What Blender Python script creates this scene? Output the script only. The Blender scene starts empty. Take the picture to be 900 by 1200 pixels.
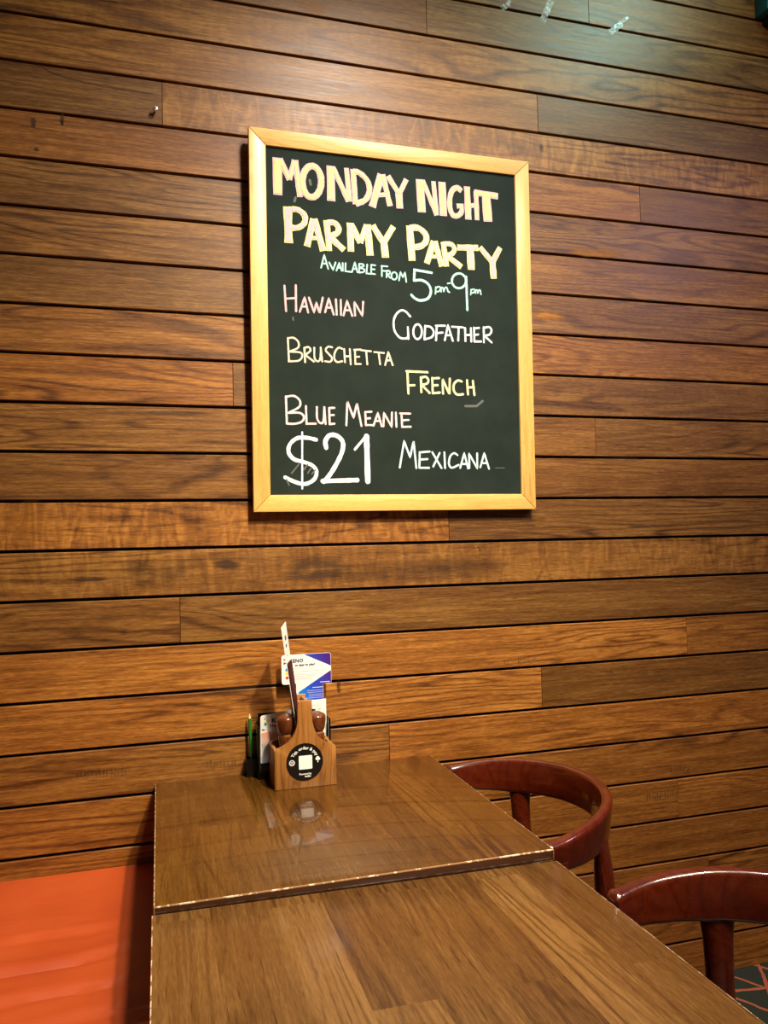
import bpy, bmesh, math, random
from mathutils import Vector, Matrix
random.seed(7)
SC = bpy.context.scene
COL = SC.collection
rad = math.radians

# ---------------------------------------------------------------- camera
cam_d = bpy.data.cameras.new('camera')
cam = bpy.data.objects.new('camera', cam_d); COL.objects.link(cam)
cam_d.sensor_fit = 'VERTICAL'; cam_d.sensor_height = 24.0
cam_d.lens = 24.0 * 911.70 / 1200.0
cam_d.clip_start = 0.02
r = Vector((0.96031151, -0.2779942, -0.02282614))
u = Vector((0.01032283, -0.04635796, 0.99887155))
f = Vector((0.27873867, 0.95946348, 0.04164839))
M = Matrix((r, u, -f)).transposed().to_4x4()
M.translation = Vector((0.0, -2.07454, 1.33824))
cam.matrix_world = M
SC.camera = cam

# ---------------------------------------------------------------- light and exposure
SC.view_settings.view_transform = 'Standard'
SC.view_settings.look = 'None'
SC.view_settings.exposure = -0.07
SC.view_settings.gamma = 1.0
SC.view_settings.use_curve_mapping = False
W = bpy.data.worlds.new('room_ambience'); SC.world = W; W.use_nodes = True
bg = W.node_tree.nodes['Background']
bg.inputs[0].default_value = (1.0, 0.80, 0.62, 1); bg.inputs[1].default_value = 0.045

def lamp(name, loc, target, size, watt, color, spread=180):
    d = bpy.data.lights.new(name, 'AREA'); d.shape = 'DISK'; d.size = size
    d.energy = watt; d.color = color; d.spread = rad(spread)
    o = bpy.data.objects.new(name, d); COL.objects.link(o)
    o.location = loc
    v = Vector(target) - Vector(loc)
    o.rotation_euler = v.to_track_quat('-Z', 'Y').to_euler()
    return o
lamp('downlight_over_table', (0.66, -0.98, 3.25), (0.55, -0.45, 0.5), 0.22, 24, (1.0, 0.91, 0.79), 122)
lamp('fill_over_chairs', (1.5, -1.9, 3.3), (1.0, -0.6, 0.8), 0.25, 10.5, (1.0, 0.89, 0.76), 140)  # added fill light from the upper right, source unseen
lamp('downlight_cool', (1.78, -0.72, 3.46), (1.25, 0.0, 2.9), 0.42, 2.3, (0.55, 1.0, 0.88), 90)
lamp('fill_room', (1.2, -2.5, 3.4), (0.30, -0.2, 1.0), 0.4, 17.5, (1.0, 0.89, 0.72), 120)  # added fill from the camera side, stands in for unseen room lighting
lamp('spotlight_lower_wall', (0.95, -1.75, 3.3), (0.40, 0.0, 0.82), 0.12, 13, (1.0, 0.84, 0.52), 58)
lamp('violet_fill_right', (2.6, -1.7, 3.0), (1.7, -0.2, 1.0), 0.4, 6, (0.90, 0.66, 0.95), 100)  # added weak violet light to tint the right of the wall

# ---------------------------------------------------------------- helpers
def tag(o, label=None, cat=None, group=None, kind=None):
    if label: o['label'] = label
    if cat: o['category'] = cat
    if group: o['group'] = group
    if kind: o['kind'] = kind
    return o

def empty(name, loc=(0, 0, 0), rot=(0, 0, 0)):
    o = bpy.data.objects.new(name, None); COL.objects.link(o)
    o.location = loc; o.rotation_euler = rot; o.empty_display_size = 0.05
    return o

def link(name, bm, mats, parent=None, smooth=False, loc=None, rot=None, auto=None):
    bmesh.ops.recalc_face_normals(bm, faces=bm.faces[:]) if auto is not False else None
    me = bpy.data.meshes.new(name); bm.to_mesh(me); bm.free()
    if not isinstance(mats, (list, tuple)): mats = [mats]
    for m in mats: me.materials.append(m)
    if smooth:
        me.polygons.foreach_set('use_smooth', [True] * len(me.polygons))
        if smooth != 'all': me.set_sharp_from_angle(angle=rad(40))
    o = bpy.data.objects.new(name, me); COL.objects.link(o)
    if parent: o.parent = parent
    if loc: o.location = loc
    if rot: o.rotation_euler = rot
    return o

def box(bm, x0, x1, y0, y1, z0, z1, bevel=0.0, seg=2, mat=0, bmat=None):
    g = bmesh.ops.create_cube(bm, size=1.0)
    vs = g['verts']
    for v in vs:
        v.co = Vector(((x0 + x1) / 2 + v.co.x * (x1 - x0), (y0 + y1) / 2 + v.co.y * (y1 - y0), (z0 + z1) / 2 + v.co.z * (z1 - z0)))
    fs = set(f for v in vs for f in v.link_faces)
    for f_ in fs: f_.material_index = mat
    if bevel:
        es = list(set(e for v in vs for e in v.link_edges))
        res = bmesh.ops.bevel(bm, geom=es, offset=bevel, segments=seg, affect='EDGES', profile=0.5)
        if bmat is not None:
            for f_ in res['faces']: f_.material_index = bmat
    return bm

def prism(bm, pts, y0, y1, mat=0, bevel=0.0, seg=2):
    """outline pts in x-z, extruded along y"""
    a = [bm.verts.new((x, y0, z)) for x, z in pts]
    b = [bm.verts.new((x, y1, z)) for x, z in pts]
    n = len(pts)
    fs = [bm.faces.new(a), bm.faces.new(b[::-1])]
    for i in range(n):
        fs.append(bm.faces.new((a[i], b[i], b[(i + 1) % n], a[(i + 1) % n])))
    for f_ in fs: f_.material_index = mat
    if bevel:
        es = [e for e in fs[0].edges] + [e for e in fs[1].edges]
        bmesh.ops.bevel(bm, geom=es, offset=bevel, segments=seg, affect='EDGES', profile=0.5)
    return bm

def lathe(bm, prof, n=32, cx=0, cy=0, cz=0, cap=True):
    rings = []
    for rr, z in prof:
        rings.append([bm.verts.new((cx + rr * math.cos(2 * math.pi * k / n), cy + rr * math.sin(2 * math.pi * k / n), cz + z)) for k in range(n)])
    for i in range(len(rings) - 1):
        for k in range(n):
            bm.faces.new((rings[i][k], rings[i][(k + 1) % n], rings[i + 1][(k + 1) % n], rings[i + 1][k]))
    if cap:
        bm.faces.new(rings[0][::-1]); bm.faces.new(rings[-1])
    return bm

def loft(bm, rings, closed_ends=True):
    R = [[bm.verts.new(p) for p in ring] for ring in rings]
    n = len(R[0])
    for i in range(len(R) - 1):
        for k in range(n):
            bm.faces.new((R[i][k], R[i][(k + 1) % n], R[i + 1][(k + 1) % n], R[i + 1][k]))
    if closed_ends:
        bm.faces.new(R[0][::-1]); bm.faces.new(R[-1])
    return bm

def rrect(w, h, rr, n=4):
    out = []
    for cx, cy, a0 in ((w / 2 - rr, h / 2 - rr, 0), (-w / 2 + rr, h / 2 - rr, 90), (-w / 2 + rr, -h / 2 + rr, 180), (w / 2 - rr, -h / 2 + rr, 270)):
        for i in range(n + 1):
            a = rad(a0 + 90 * i / n)
            out.append((cx + rr * math.cos(a), cy + rr * math.sin(a)))
    return out

def text_bm(s, size, bend=None, spacing=1.0, shear=0.0, bold=0.0):
    """built-in font -> flat mesh in x-z, centred; bend=(radius) wraps the line on an arc"""
    cu = bpy.data.curves.new('t', 'FONT'); cu.body = s; cu.size = size
    cu.align_x = 'CENTER'; cu.align_y = 'CENTER'; cu.space_character = spacing; cu.shear = shear; cu.offset = bold
    cu.resolution_u = 3
    o = bpy.data.objects.new('t', cu); COL.objects.link(o)
    dg = bpy.context.evaluated_depsgraph_get(); dg.update()
    me = bpy.data.meshes.new_from_object(o.evaluated_get(dg))
    bpy.data.objects.remove(o); bpy.data.curves.remove(cu)
    bm = bmesh.new(); bm.from_mesh(me); bpy.data.meshes.remove(me)
    for v in bm.verts:
        x, y = v.co.x, v.co.y
        if bend:
            a = x / bend; rr = bend + y
            v.co = Vector((rr * math.sin(a), 0, rr * math.cos(a)))
        else:
            v.co = Vector((x, 0, y))
    for f_ in bm.faces:
        f_.normal_update()
        if f_.normal.y > 0: f_.normal_flip()
    return bm

def xform(bm, mtx):
    bmesh.ops.transform(bm, matrix=mtx, verts=bm.verts[:]); return bm

# ---------------------------------------------------------------- materials
def newmat(name):
    m = bpy.data.materials.new(name); m.use_nodes = True
    nt = m.node_tree; p = nt.nodes['Principled BSDF']
    return m, nt, p

class NT:
    def __init__(s, nt): s.nt = nt
    def n(s, t, **k):
        nd = s.nt.nodes.new(t)
        for a, b in k.items(): setattr(nd, a, b)
        return nd
    def l(s, a, b): s.nt.links.new(a, b)
    def val(s, sock, v):
        if hasattr(v, 'is_linked') or isinstance(v, bpy.types.NodeSocket): s.l(v, sock)
        else: sock.default_value = v
    def math(s, op, a, b=None, clamp=False):
        nd = s.n('ShaderNodeMath', operation=op, use_clamp=clamp); s.val(nd.inputs[0], a)
        if b is not None: s.val(nd.inputs[1], b)
        return nd.outputs[0]
    def noise(s, vec, scale=1.0, detail=3.0, rough=0.55, dist=0.0):
        nd = s.n('ShaderNodeTexNoise'); s.l(vec, nd.inputs['Vector'])
        nd.inputs['Scale'].default_value = scale; nd.inputs['Detail'].default_value = detail
        nd.inputs['Roughness'].default_value = rough; nd.inputs['Distortion'].default_value = dist
        return nd.outputs[0]
    def mapr(s, v, a, b, c=0.0, d=1.0):
        nd = s.n('ShaderNodeMapRange'); s.val(nd.inputs[0], v)
        for i, x in enumerate((a, b, c, d)): s.val(nd.inputs[i + 1], x)
        return nd.outputs[0]
    def vscale(s, vec, sc, off=None):
        nd = s.n('ShaderNodeVectorMath', operation='MULTIPLY'); s.l(vec, nd.inputs[0]); nd.inputs[1].default_value = sc
        o = nd.outputs[0]
        if off is not None:
            n2 = s.n('ShaderNodeVectorMath', operation='ADD'); s.l(o, n2.inputs[0]); s.val(n2.inputs[1], off); o = n2.outputs[0]
        return o
    def mix(s, fac, a, b, mode='MIX'):
        nd = s.n('ShaderNodeMix', data_type='RGBA', blend_type=mode)
        s.val(nd.inputs[0], fac); s.val(nd.inputs[6], a); s.val(nd.inputs[7], b)
        return nd.outputs[2]
    def ramp(s, fac, stops):
        nd = s.n('ShaderNodeValToRGB'); s.l(fac, nd.inputs[0])
        e = nd.color_ramp.elements
        while len(e) < len(stops): e.new(0.5)
        for i, (p_, c) in enumerate(stops): e[i].position = p_; e[i].color = (c[0], c[1], c[2], 1)
        return nd.outputs[0]
    def bump(s, h, strength, dist=0.001, normal=None):
        nd = s.n('ShaderNodeBump'); s.l(h, nd.inputs['Height'])
        nd.inputs['Strength'].default_value = strength; nd.inputs['Distance'].default_value = dist
        return nd.outputs[0]
    def comb(s, x, y, z):
        nd = s.n('ShaderNodeCombineXYZ')
        for i, v in enumerate((x, y, z)): s.val(nd.inputs[i], v)
        return nd.outputs[0]

def wood(name, dark, mid, light, along='x', rough=0.35, coat=0.3, coat_rough=0.15, attr=False, boards=None,
         fig=1.0, fine=1.0, scale=1.0, bump=0.15, spec=0.5, flecks=0.6):
    """procedural timber: long streaks, contour figure and pores, running along one axis"""
    m, nt, p = newmat(name); g = NT(nt)
    tc = g.n('ShaderNodeTexCoord').outputs['Object']
    sep = g.n('ShaderNodeSeparateXYZ'); g.l(tc, sep.inputs[0])
    ax = {'x': (0, 2, 1), 'y': (1, 0, 2), 'z': (2, 0, 1)}[along]
    L_, A_, T_ = (sep.outputs[i] for i in ax)
    seed = None; tone = None; hue = None; figm = None
    if attr:
        at = g.n('ShaderNodeAttribute', attribute_name='plank')
        s2 = g.n('ShaderNodeSeparateColor'); g.l(at.outputs['Color'], s2.inputs[0])
        tone, hue, figm = s2.outputs; seed = g.math('MULTIPLY', at.outputs['Alpha'], 37.0)
    elif boards:
        bl, bw = boards[:2]
        br = g.n('ShaderNodeTexBrick'); br.offset = 0.37; br.offset_frequency = 2
        g.l(g.comb(L_, A_, 0.0), br.inputs['Vector'])
        br.inputs['Color1'].default_value = (0, 0, 0, 1); br.inputs['Color2'].default_value = (1, 1, 1, 1); br.inputs['Mortar'].default_value = (.5, .5, .5, 1)
        br.inputs['Scale'].default_value = 1.0; br.inputs['Mortar Size'].default_value = 0.0
        br.inputs['Brick Width'].default_value = bl; br.inputs['Row Height'].default_value = bw; br.inputs['Bias'].default_value = 0.0
        s2 = g.n('ShaderNodeSeparateColor'); g.l(br.outputs['Color'], s2.inputs[0])
        rnd = s2.outputs[0]; seed = g.math('MULTIPLY', rnd, 53.0)
    if seed is not None:
        Lo = g.math('ADD', L_, seed); Ao = g.math('ADD', A_, g.math('MULTIPLY', seed, 0.37))
    else:
        Lo, Ao = L_, A_
    v = g.comb(Lo, Ao, g.math('MULTIPLY', T_, 1.0))
    k = scale
    warp = g.noise(g.vscale(v, (0.9 * k, 8 * k, 8 * k)), 1.0, 2.5, 0.5, 0.4)
    # contour figure (cathedral grain): thin dark lines that follow a slow field
    ph = g.math('ADD', g.math('MULTIPLY', warp, 13.0), g.math('MULTIPLY', Ao, 20.0 * k))
    fr = g.math('SINE', g.math('MULTIPLY', ph, 6.283))
    cont = g.math('POWER', g.mapr(fr, -1, 1, 0, 1), 4.0)
    contm = g.mapr(g.noise(g.vscale(v, (0.9 * k, 5 * k, 5 * k), (3.3, 1.7, 0.4)), 1.0, 1.0), 0.38, 0.62)
    streak = g.noise(g.vscale(v, (6.5 * k, 150 * k, 150 * k)), 1.0, 4.0, 0.68, 0.2)
    broad = g.noise(g.vscale(v, (1.6 * k, 22 * k, 22 * k), (9.1, 2.0, 5.0)), 1.0, 4.0, 0.58, 0.5)
    pore = g.noise(g.vscale(v, (42 * k, 360 * k, 360 * k)), 1.0, 3.0, 0.65)
    val = g.math('ADD', g.math('MULTIPLY', g.math('SUBTRACT', streak, 0.5), g.math('SUBTRACT', 0.95 * fine, g.math('MULTIPLY', figm, 0.75)) if figm is not None else 0.95 * fine), g.math('MULTIPLY', g.math('SUBTRACT', broad, 0.5), 0.62))
    val = g.math('SUBTRACT', val, g.math('MULTIPLY', g.math('MULTIPLY', g.math('SUBTRACT', cont, 0.3), contm), 0.38 * fig))
    val = g.math('ADD', val, g.math('MULTIPLY', g.math('SUBTRACT', pore, 0.5), 0.85 * fine))
    if figm is not None:
        rip = g.noise(g.vscale(v, (27, 8, 8)), 1.0, 2.5, 0.5, 1.8)
        val = g.math('ADD', val, g.math('MULTIPLY', g.math('MULTIPLY', g.math('SUBTRACT', rip, 0.5), 1.15), figm))
    if tone is None and boards:
        val = g.math('ADD', val, g.math('MULTIPLY', g.math('SUBTRACT', rnd, 0.5), boards[2] if len(boards) > 2 else 0.35))
    val = g.math('ADD', val, 0.5)
    colr = g.ramp(val, [(0.08, dark), (0.5, mid), (0.95, light)])
    # short dark flecks
    fl = g.noise(g.vscale(v, (11 * k, 210 * k, 210 * k), (4.4, 3.1, 8.2)), 1.0, 2.0, 0.5)
    colr = g.mix(g.mapr(fl, 0.27, 0.34, flecks, 0.0), colr, (dark[0] * .7, dark[1] * .65, dark[2] * .6, 1))
    # thin dark mineral lines
    ml = g.noise(g.vscale(v, (1.0 * k, 55 * k, 55 * k), (1.0, 7.7, 2.2)), 1.0, 5.0, 0.7, 0.8)
    colr = g.mix(g.mapr(ml, 0.30, 0.36, 0.45 * fine, 0.0), colr, (dark[0] * .55, dark[1] * .5, dark[2] * .5, 1))
    if tone is not None:
        tn = g.n('ShaderNodeMix', data_type='RGBA', blend_type='MULTIPLY'); tn.inputs[0].default_value = 1.0
        g.l(colr, tn.inputs[6]); g.l(g.comb(tone, tone, tone), tn.inputs[7]); colr = tn.outputs[2]
        # hue attribute: 0 greyish, .5 neutral, 1 red-orange
        warmc = g.ramp(hue, [(0.0, (0.86, 1.02, 1.32)), (0.5, (1, 1, 1)), (1.0, (1.12, 0.90, 0.66))])
        tn = g.n('ShaderNodeMix', data_type='RGBA', blend_type='MULTIPLY'); tn.inputs[0].default_value = 1.0
        g.l(colr, tn.inputs[6]); g.l(warmc, tn.inputs[7]); colr = tn.outputs[2]
    g.l(colr, p.inputs['Base Color'])
    rr = g.mapr(streak, 0.3, 0.7, rough * 0.85, rough * 1.2)
    g.l(rr, p.inputs['Roughness'])
    p.inputs['Coat Weight'].default_value = coat; p.inputs['Coat Roughness'].default_value = coat_rough
    p.inputs['Specular IOR Level'].default_value = spec
    if bump:
        h = g.math('ADD', g.math('MULTIPLY', streak, 0.6), g.math('MULTIPLY', pore, 0.5))
        g.l(g.bump(h, bump, 0.001), p.inputs['Normal'])
    return m

def plain(name, color, rough=0.5, metal=0.0, coat=0.0, spec=0.5, var=0.0, vscale=40, bump=0.0):
    m, nt, p = newmat(name); g = NT(nt)
    p.inputs['Base Color'].default_value = (*color, 1)
    p.inputs['Roughness'].default_value = rough; p.inputs['Metallic'].default_value = metal
    p.inputs['Coat Weight'].default_value = coat; p.inputs['Coat Roughness'].default_value = 0.08
    p.inputs['Specular IOR Level'].default_value = spec
    if var or bump:
        tc = g.n('ShaderNodeTexCoord').outputs['Object']
        nz = g.noise(tc, vscale, 4.0, 0.6)
        if var:
            c = g.mix(g.mapr(nz, 0.3, 0.7), tuple(x * (1 - var) for x in color) + (1,), tuple(min(1, x * (1 + var)) for x in color) + (1,))
            g.l(c, p.inputs['Base Color'])
        if bump: g.l(g.bump(nz, bump, 0.001), p.inputs['Normal'])
    return m

M_WALL = wood('wall_timber', (0.058, 0.018, 0.0028), (0.205, 0.079, 0.0125), (0.45, 0.212, 0.042), 'x', rough=0.44, coat=0.0, coat_rough=0.35, spec=0.5, attr=True, bump=0.25)
M_GAP = plain('dark_gap', (0.004, 0.003, 0.002), 0.9)
M_TABLE = wood('table_timber', (0.036, 0.012, 0.0014), (0.088, 0.033, 0.0032), (0.155, 0.068, 0.010), 'y', rough=0.24, coat=0.65, coat_rough=0.05, boards=(0.47, 0.0925, 0.26), bump=0.03, flecks=0.5, fig=1.2)
M_TABLE2 = wood('table_timber_scuffed', (0.065, 0.024, 0.005), (0.150, 0.065, 0.014), (0.27, 0.135, 0.038), 'y', rough=0.34, coat=0.35, coat_rough=0.14, boards=(0.52, 0.0925, 0.42), bump=0.06, flecks=0.8, fig=1.2)
M_CHAIR = wood('chair_timber', (0.020, 0.0022, 0.0006), (0.078, 0.0080, 0.0016), (0.17, 0.026, 0.004), 'y', rough=0.22, coat=0.8, coat_rough=0.04, bump=0.0, fine=0.3, fig=.3, flecks=0.2, scale=.8)
M_CADDY = wood('caddy_timber', (0.13, 0.045, 0.008), (0.30, 0.118, 0.024), (0.44, 0.20, 0.055), 'z', rough=0.35, coat=0.25, coat_rough=0.2, scale=1.6, bump=0.04, fine=.6, flecks=.2)
M_PINE = wood('pine_frame', (0.50, 0.26, 0.07), (0.71, 0.41, 0.105), (0.83, 0.56, 0.20), 'z', rough=0.38, coat=0.2, coat_rough=0.25, scale=1.3, fig=0.8, fine=0.7, bump=0.05, flecks=0.25)
M_PINEX = wood('pine_frame_rail', (0.50, 0.26, 0.07), (0.71, 0.41, 0.105), (0.83, 0.56, 0.20), 'x', rough=0.38, coat=0.2, coat_rough=0.25, scale=1.3, fig=0.8, fine=0.7, bump=0.05, flecks=0.25)
M_MILL = wood('mill_timber', (0.045, 0.010, 0.003), (0.105, 0.027, 0.007), (0.19, 0.062, 0.018), 'z', rough=0.22, coat=0.6, coat_rough=0.06, scale=3.0, bump=0.02)
M_SLATE = plain('slate_green', (0.019, 0.027, 0.023), 0.95, spec=0.05, var=0.16, vscale=9)
M_BLACK = plain('black_plastic', (0.003, 0.003, 0.003), 0.18, spec=0.3)
M_METAL = plain('screw_metal', (0.75, 0.72, 0.66), 0.3, 0.9)
M_STEEL = plain('dark_steel', (0.02, 0.02, 0.02), 0.4, 0.6)
M_TEAL = plain('teal_board', (0.006, 0.15, 0.18), 0.6, var=0.15)
M_BLACKEDGE = plain('black_trim', (0.006, 0.005, 0.005), 0.5)
def paper(name, c): return plain(name, c, 0.45, coat=0.15)
M_WHITE = paper('white_card', (0.82, 0.82, 0.80)); M_INK = paper('navy_ink', (0.02, 0.03, 0.11)); M_GREY = paper('grey_ink', (0.50, 0.52, 0.58))
M_RED = paper('red_ink', (0.62, 0.03, 0.03)); M_BLUE = paper('blue_ink', (0.02, 0.20, 0.55)); M_YELLOW = paper('yellow_ink', (0.75, 0.62, 0.05)); M_GREENI = paper('green_ink', (0.02, 0.22, 0.10))
M_MAROON = plain('maroon_cover', (0.06, 0.010, 0.008), 0.8, spec=0.1); M_LILAC = paper('pale_print', (0.55, 0.58, 0.85)); M_LIME = paper('lime_ink', (0.45, 0.62, 0.2))
M_PENCIL = plain('green_paint', (0.012, 0.16, 0.022), 0.3, coat=0.4); M_TIP = plain('bare_wood', (0.75, 0.50, 0.26), 0.6); M_LEAD = plain('graphite', (0.05, 0.05, 0.05), 0.4)
M_STICK = plain('black_sticker', (0.005, 0.005, 0.005), 0.22, coat=0.2); M_SWHITE = paper('sticker_white', (0.85, 0.85, 0.83))

def grad_blue():
    m, nt, p = newmat('blue_gradient'); g = NT(nt)
    tc = g.n('ShaderNodeTexCoord').outputs['Object']; sep = g.n('ShaderNodeSeparateXYZ'); g.l(tc, sep.inputs[0])
    # printed colour runs bright blue at lower left to violet at upper right
    t = g.math('ADD', g.math('MULTIPLY', g.math('SUBTRACT', sep.outputs[0], 0.335), 8.0), g.math('MULTIPLY', g.math('SUBTRACT', sep.outputs[2], 0.94), 2.2))
    g.l(g.ramp(t, [(0.0, (0.0, 0.28, 0.80)), (0.45, (0.012, 0.06, 0.55)), (0.95, (0.055, 0.012, 0.22))]), p.inputs['Base Color'])
    p.inputs['Roughness'].default_value = 0.4
    return m
M_GRAD = grad_blue()
def photo_pink():
    m, nt, p = newmat('pink_print'); g = NT(nt)
    tc = g.n('ShaderNodeTexCoord').outputs['Object']
    nz = g.noise(tc, 32.0, 2.0)
    sep = g.n('ShaderNodeSeparateXYZ'); g.l(tc, sep.inputs[0])
    t = g.math('ADD', g.mapr(sep.outputs[2], 0.80, 0.87), g.math('MULTIPLY', g.math('SUBTRACT', nz, 0.5), 0.9))
    g.l(g.ramp(t, [(0.1, (0.72, 0.70, 0.74)), (0.35, (0.42, 0.38, 0.44)), (0.6, (0.75, 0.52, 0.50)), (0.95, (0.80, 0.33, 0.28))]), p.inputs['Base Color'])
    p.inputs['Roughness'].default_value = 0.4
    return m
M_PHOTO = photo_pink()

def chalk(name, col, cover=0.9):
    m, nt, p = newmat(name); g = NT(nt)
    tc = g.n('ShaderNodeTexCoord').outputs['Object']
    a = g.noise(tc, 900.0, 3.0, 0.6); b = g.noise(tc, 120.0, 3.0, 0.6)
    k = g.mapr(g.math('ADD', g.math('MULTIPLY', a, 0.6), g.math('MULTIPLY', b, 0.4)), 0.32, 0.46, cover * 0.45, cover)
    c = g.mix(k, (0.019, 0.027, 0.023, 1), (*col, 1))
    g.l(c, p.inputs['Base Color']); p.inputs['Roughness'].default_value = 0.95
    p.inputs['Specular IOR Level'].default_value = 0.1
    return m

def worn_edge(name, base, chip, amount):
    m, nt, p = newmat(name); g = NT(nt)
    tc = g.n('ShaderNodeTexCoord').outputs['Object']
    a = g.noise(tc, 55.0, 5.0, 0.75)
    c = g.mix(g.mapr(a, amount, amount + 0.03), (*base, 1), (*chip, 1))
    g.l(c, p.inputs['Base Color']); p.inputs['Roughness'].default_value = 0.25
    p.inputs['Coat Weight'].default_value = 0.4; p.inputs['Coat Roughness'].default_value = 0.1
    return m
M_EDGE = worn_edge('worn_edge_highlight', (0.34, 0.18, 0.08), (0.82, 0.64, 0.44), 0.52)  # pale base paints the bright highlight along the bevel; chips are worn wood
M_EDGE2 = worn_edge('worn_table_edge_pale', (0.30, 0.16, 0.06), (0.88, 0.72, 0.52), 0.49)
M_SIDE = worn_edge('table_side', (0.055, 0.020, 0.010), (0.20, 0.10, 0.05), 0.66)

def vinyl():
    m, nt, p = newmat('orange_vinyl'); g = NT(nt)
    tc = g.n('ShaderNodeTexCoord').outputs['Object']
    b = g.noise(tc, 5.0, 3.0, 0.5); f_ = g.noise(tc, 500.0, 2.0, 0.6)
    g.l(g.mix(g.mapr(b, 0.3, 0.7), (0.41, 0.054, 0.008, 1), (0.49, 0.077, 0.014, 1)), p.inputs['Base Color'])
    p.inputs['Roughness'].default_value = 0.5
    h = g.math('ADD', g.math('MULTIPLY', g.noise(g.vscale(tc, (2.0, 9.0, 1.0)), 1.0, 4.0, 0.5, 0.8), 4.0), g.math('MULTIPLY', f_, 0.15))
    g.l(g.bump(h, 0.25, 0.004), p.inputs['Normal'])
    return m
M_VINYL = vinyl()

def carpet():
    m, nt, p = newmat('lattice_carpet'); g = NT(nt)
    tc = g.n('ShaderNodeTexCoord').outputs['Object']
    nz = g.n('ShaderNodeTexNoise'); g.l(tc, nz.inputs['Vector']); nz.inputs['Scale'].default_value = 14.0
    w = g.n('ShaderNodeVectorMath', operation='MULTIPLY_ADD'); g.l(nz.outputs['Color'], w.inputs[0]); w.inputs[1].default_value = (.02, .02, 0); g.l(tc, w.inputs[2])
    sep = g.n('ShaderNodeSeparateXYZ'); g.l(w.outputs[0], sep.inputs[0])
    def lines(a, b, per, wd):
        t = g.math('ADD', g.math('MULTIPLY', sep.outputs[0], a), g.math('MULTIPLY', sep.outputs[1], b))
        t = g.math('PINGPONG', t, per)
        return g.math('LESS_THAN', t, wd)
    k = g.math('MAXIMUM', lines(0.86, 0.5, 0.055, 0.005), lines(0.86, -0.5, 0.055, 0.005))
    k = g.math('MAXIMUM', k, lines(0.2, 1.0, 0.12, 0.006))
    fz = g.noise(tc, 700.0, 2.0, 0.6)
    base = g.mix(g.mapr(fz, 0.3, 0.7), (0.006, 0.010, 0.005, 1), (0.018, 0.026, 0.013, 1))
    red = g.mix(g.mapr(fz, 0.3, 0.7), (0.24, 0.05, 0.02, 1), (0.46, 0.11, 0.045, 1))
    g.l(g.mix(k, base, red), p.inputs['Base Color']); p.inputs['Roughness'].default_value = 0.95
    g.l(g.bump(fz, 0.5, 0.003), p.inputs['Normal'])
    return m
M_CARPET = carpet()

def tape_mat():
    m, nt, p = newmat('clear_tape'); g = NT(nt)
    p.inputs['Base Color'].default_value = (0.75, 0.80, 0.76, 1); p.inputs['Roughness'].default_value = 0.2
    tc = g.n('ShaderNodeTexCoord').outputs['Object']
    g.l(g.mapr(g.noise(tc, 90.0, 2.0), 0.35, 0.65, 0.12, 0.55), p.inputs['Alpha'])
    return m
M_TAPE = tape_mat()

def stain(name, col):
    # marks in the boards with a shape of their own; the 'plank' attribute fades them out at the rim
    m, nt, p = newmat(name); g = NT(nt)
    at = g.n('ShaderNodeAttribute', attribute_name='plank'); s2 = g.n('ShaderNodeSeparateColor'); g.l(at.outputs['Color'], s2.inputs[0])
    tc = g.n('ShaderNodeTexCoord').outputs['Object']
    nz = g.noise(g.vscale(tc, (9, 60, 60)), 1.0, 4.0, 0.6, 0.5)
    a = g.math('MULTIPLY', s2.outputs[0], g.mapr(nz, 0.25, 0.62), clamp=True)
    p.inputs['Base Color'].default_value = (*col, 1); p.inputs['Roughness'].default_value = 0.55
    g.l(a, p.inputs['Alpha'])
    return m
M_STAIN_D = stain('dark_mineral_stain', (0.045, 0.018, 0.006)); M_STAIN_O = stain('amber_stain', (0.42, 0.15, 0.008)); M_STAIN_L = stain('pale_scrape', (0.45, 0.26, 0.11))
# ---------------------------------------------------------------- setting
PITCH, TOP0 = 0.123, 2.6937          # plank pitch; height of the first full gap below the top of the frame
WX0, WX1 = -1.8, 3.0
# row -> list of (end x, lightness, hue, ripple)
ROWS = {
 -9: [(9, .9, .4, 0)], -8: [(9, .85, .5, 0)], -7: [(9, .95, .5, 0)], -6: [(0.9, .9, .5, 0), (9, .85, .3, 0)], -5: [(9, .9, .5, 0)],
 -4: [(9, .95, .45, 0)], -3: [(1.303, .85, .15, 0), (9, .95, .45, 0)], -2: [(0.766, .85, .3, 0), (9, .88, .1, 0)],
 -1: [(9, 1.0, .5, .25)], 0: [(1.116, 1.06, .52, .1), (9, .78, .2, 0)], 1: [(0.021, .74, .5, 0), (9, 1.05, .55, .75)],
 2: [(1.462, 1.0, .78, .05), (9, .72, .6, 0)], 3: [(9, .76, .55, 0)], 4: [(9, .84, .58, 0)], 5: [(9, .75, .52, .1)],
 6: [(9, .98, .7, 0)], 7: [(0.194, 1.02, .85, 0), (9, .78, .45, .15)], 8: [(1.276, .84, .55, 0), (9, .74, .5, 0)],
 9: [(9, .72, .6, 0)], 10: [(0.794, 1.15, .7, .85), (9, .66, .5, 0)], 11: [(9, .92, .5, .55)], 12: [(0.051, .74, .55, 0), (9, .72, .45, 0)],
 13: [(1.573, 1.24, .72, 0), (9, .95, .75, 0)], 14: [(1.07, 1.2, .75, 0), (9, .68, .55, 0)], 15: [(0.603, .78, .7, 0), (9, 1.12, .85, 0)],
 16: [(9, .92, .8, 0)], 17: [(1.52, .90, .8, 0), (9, .98, .8, 0)], 18: [(9, .88, .8, .1)], 19: [(1.62, .90, .8, 0), (9, .85, .8, 0)],
 20: [(9, .85, .8, 0)], 21: [(9, .9, .8, 0)],
}
bm = bmesh.new()
lay = bm.verts.layers.float_color.new('plank')
GAP, BV = 0.0078, 0.0012
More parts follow.
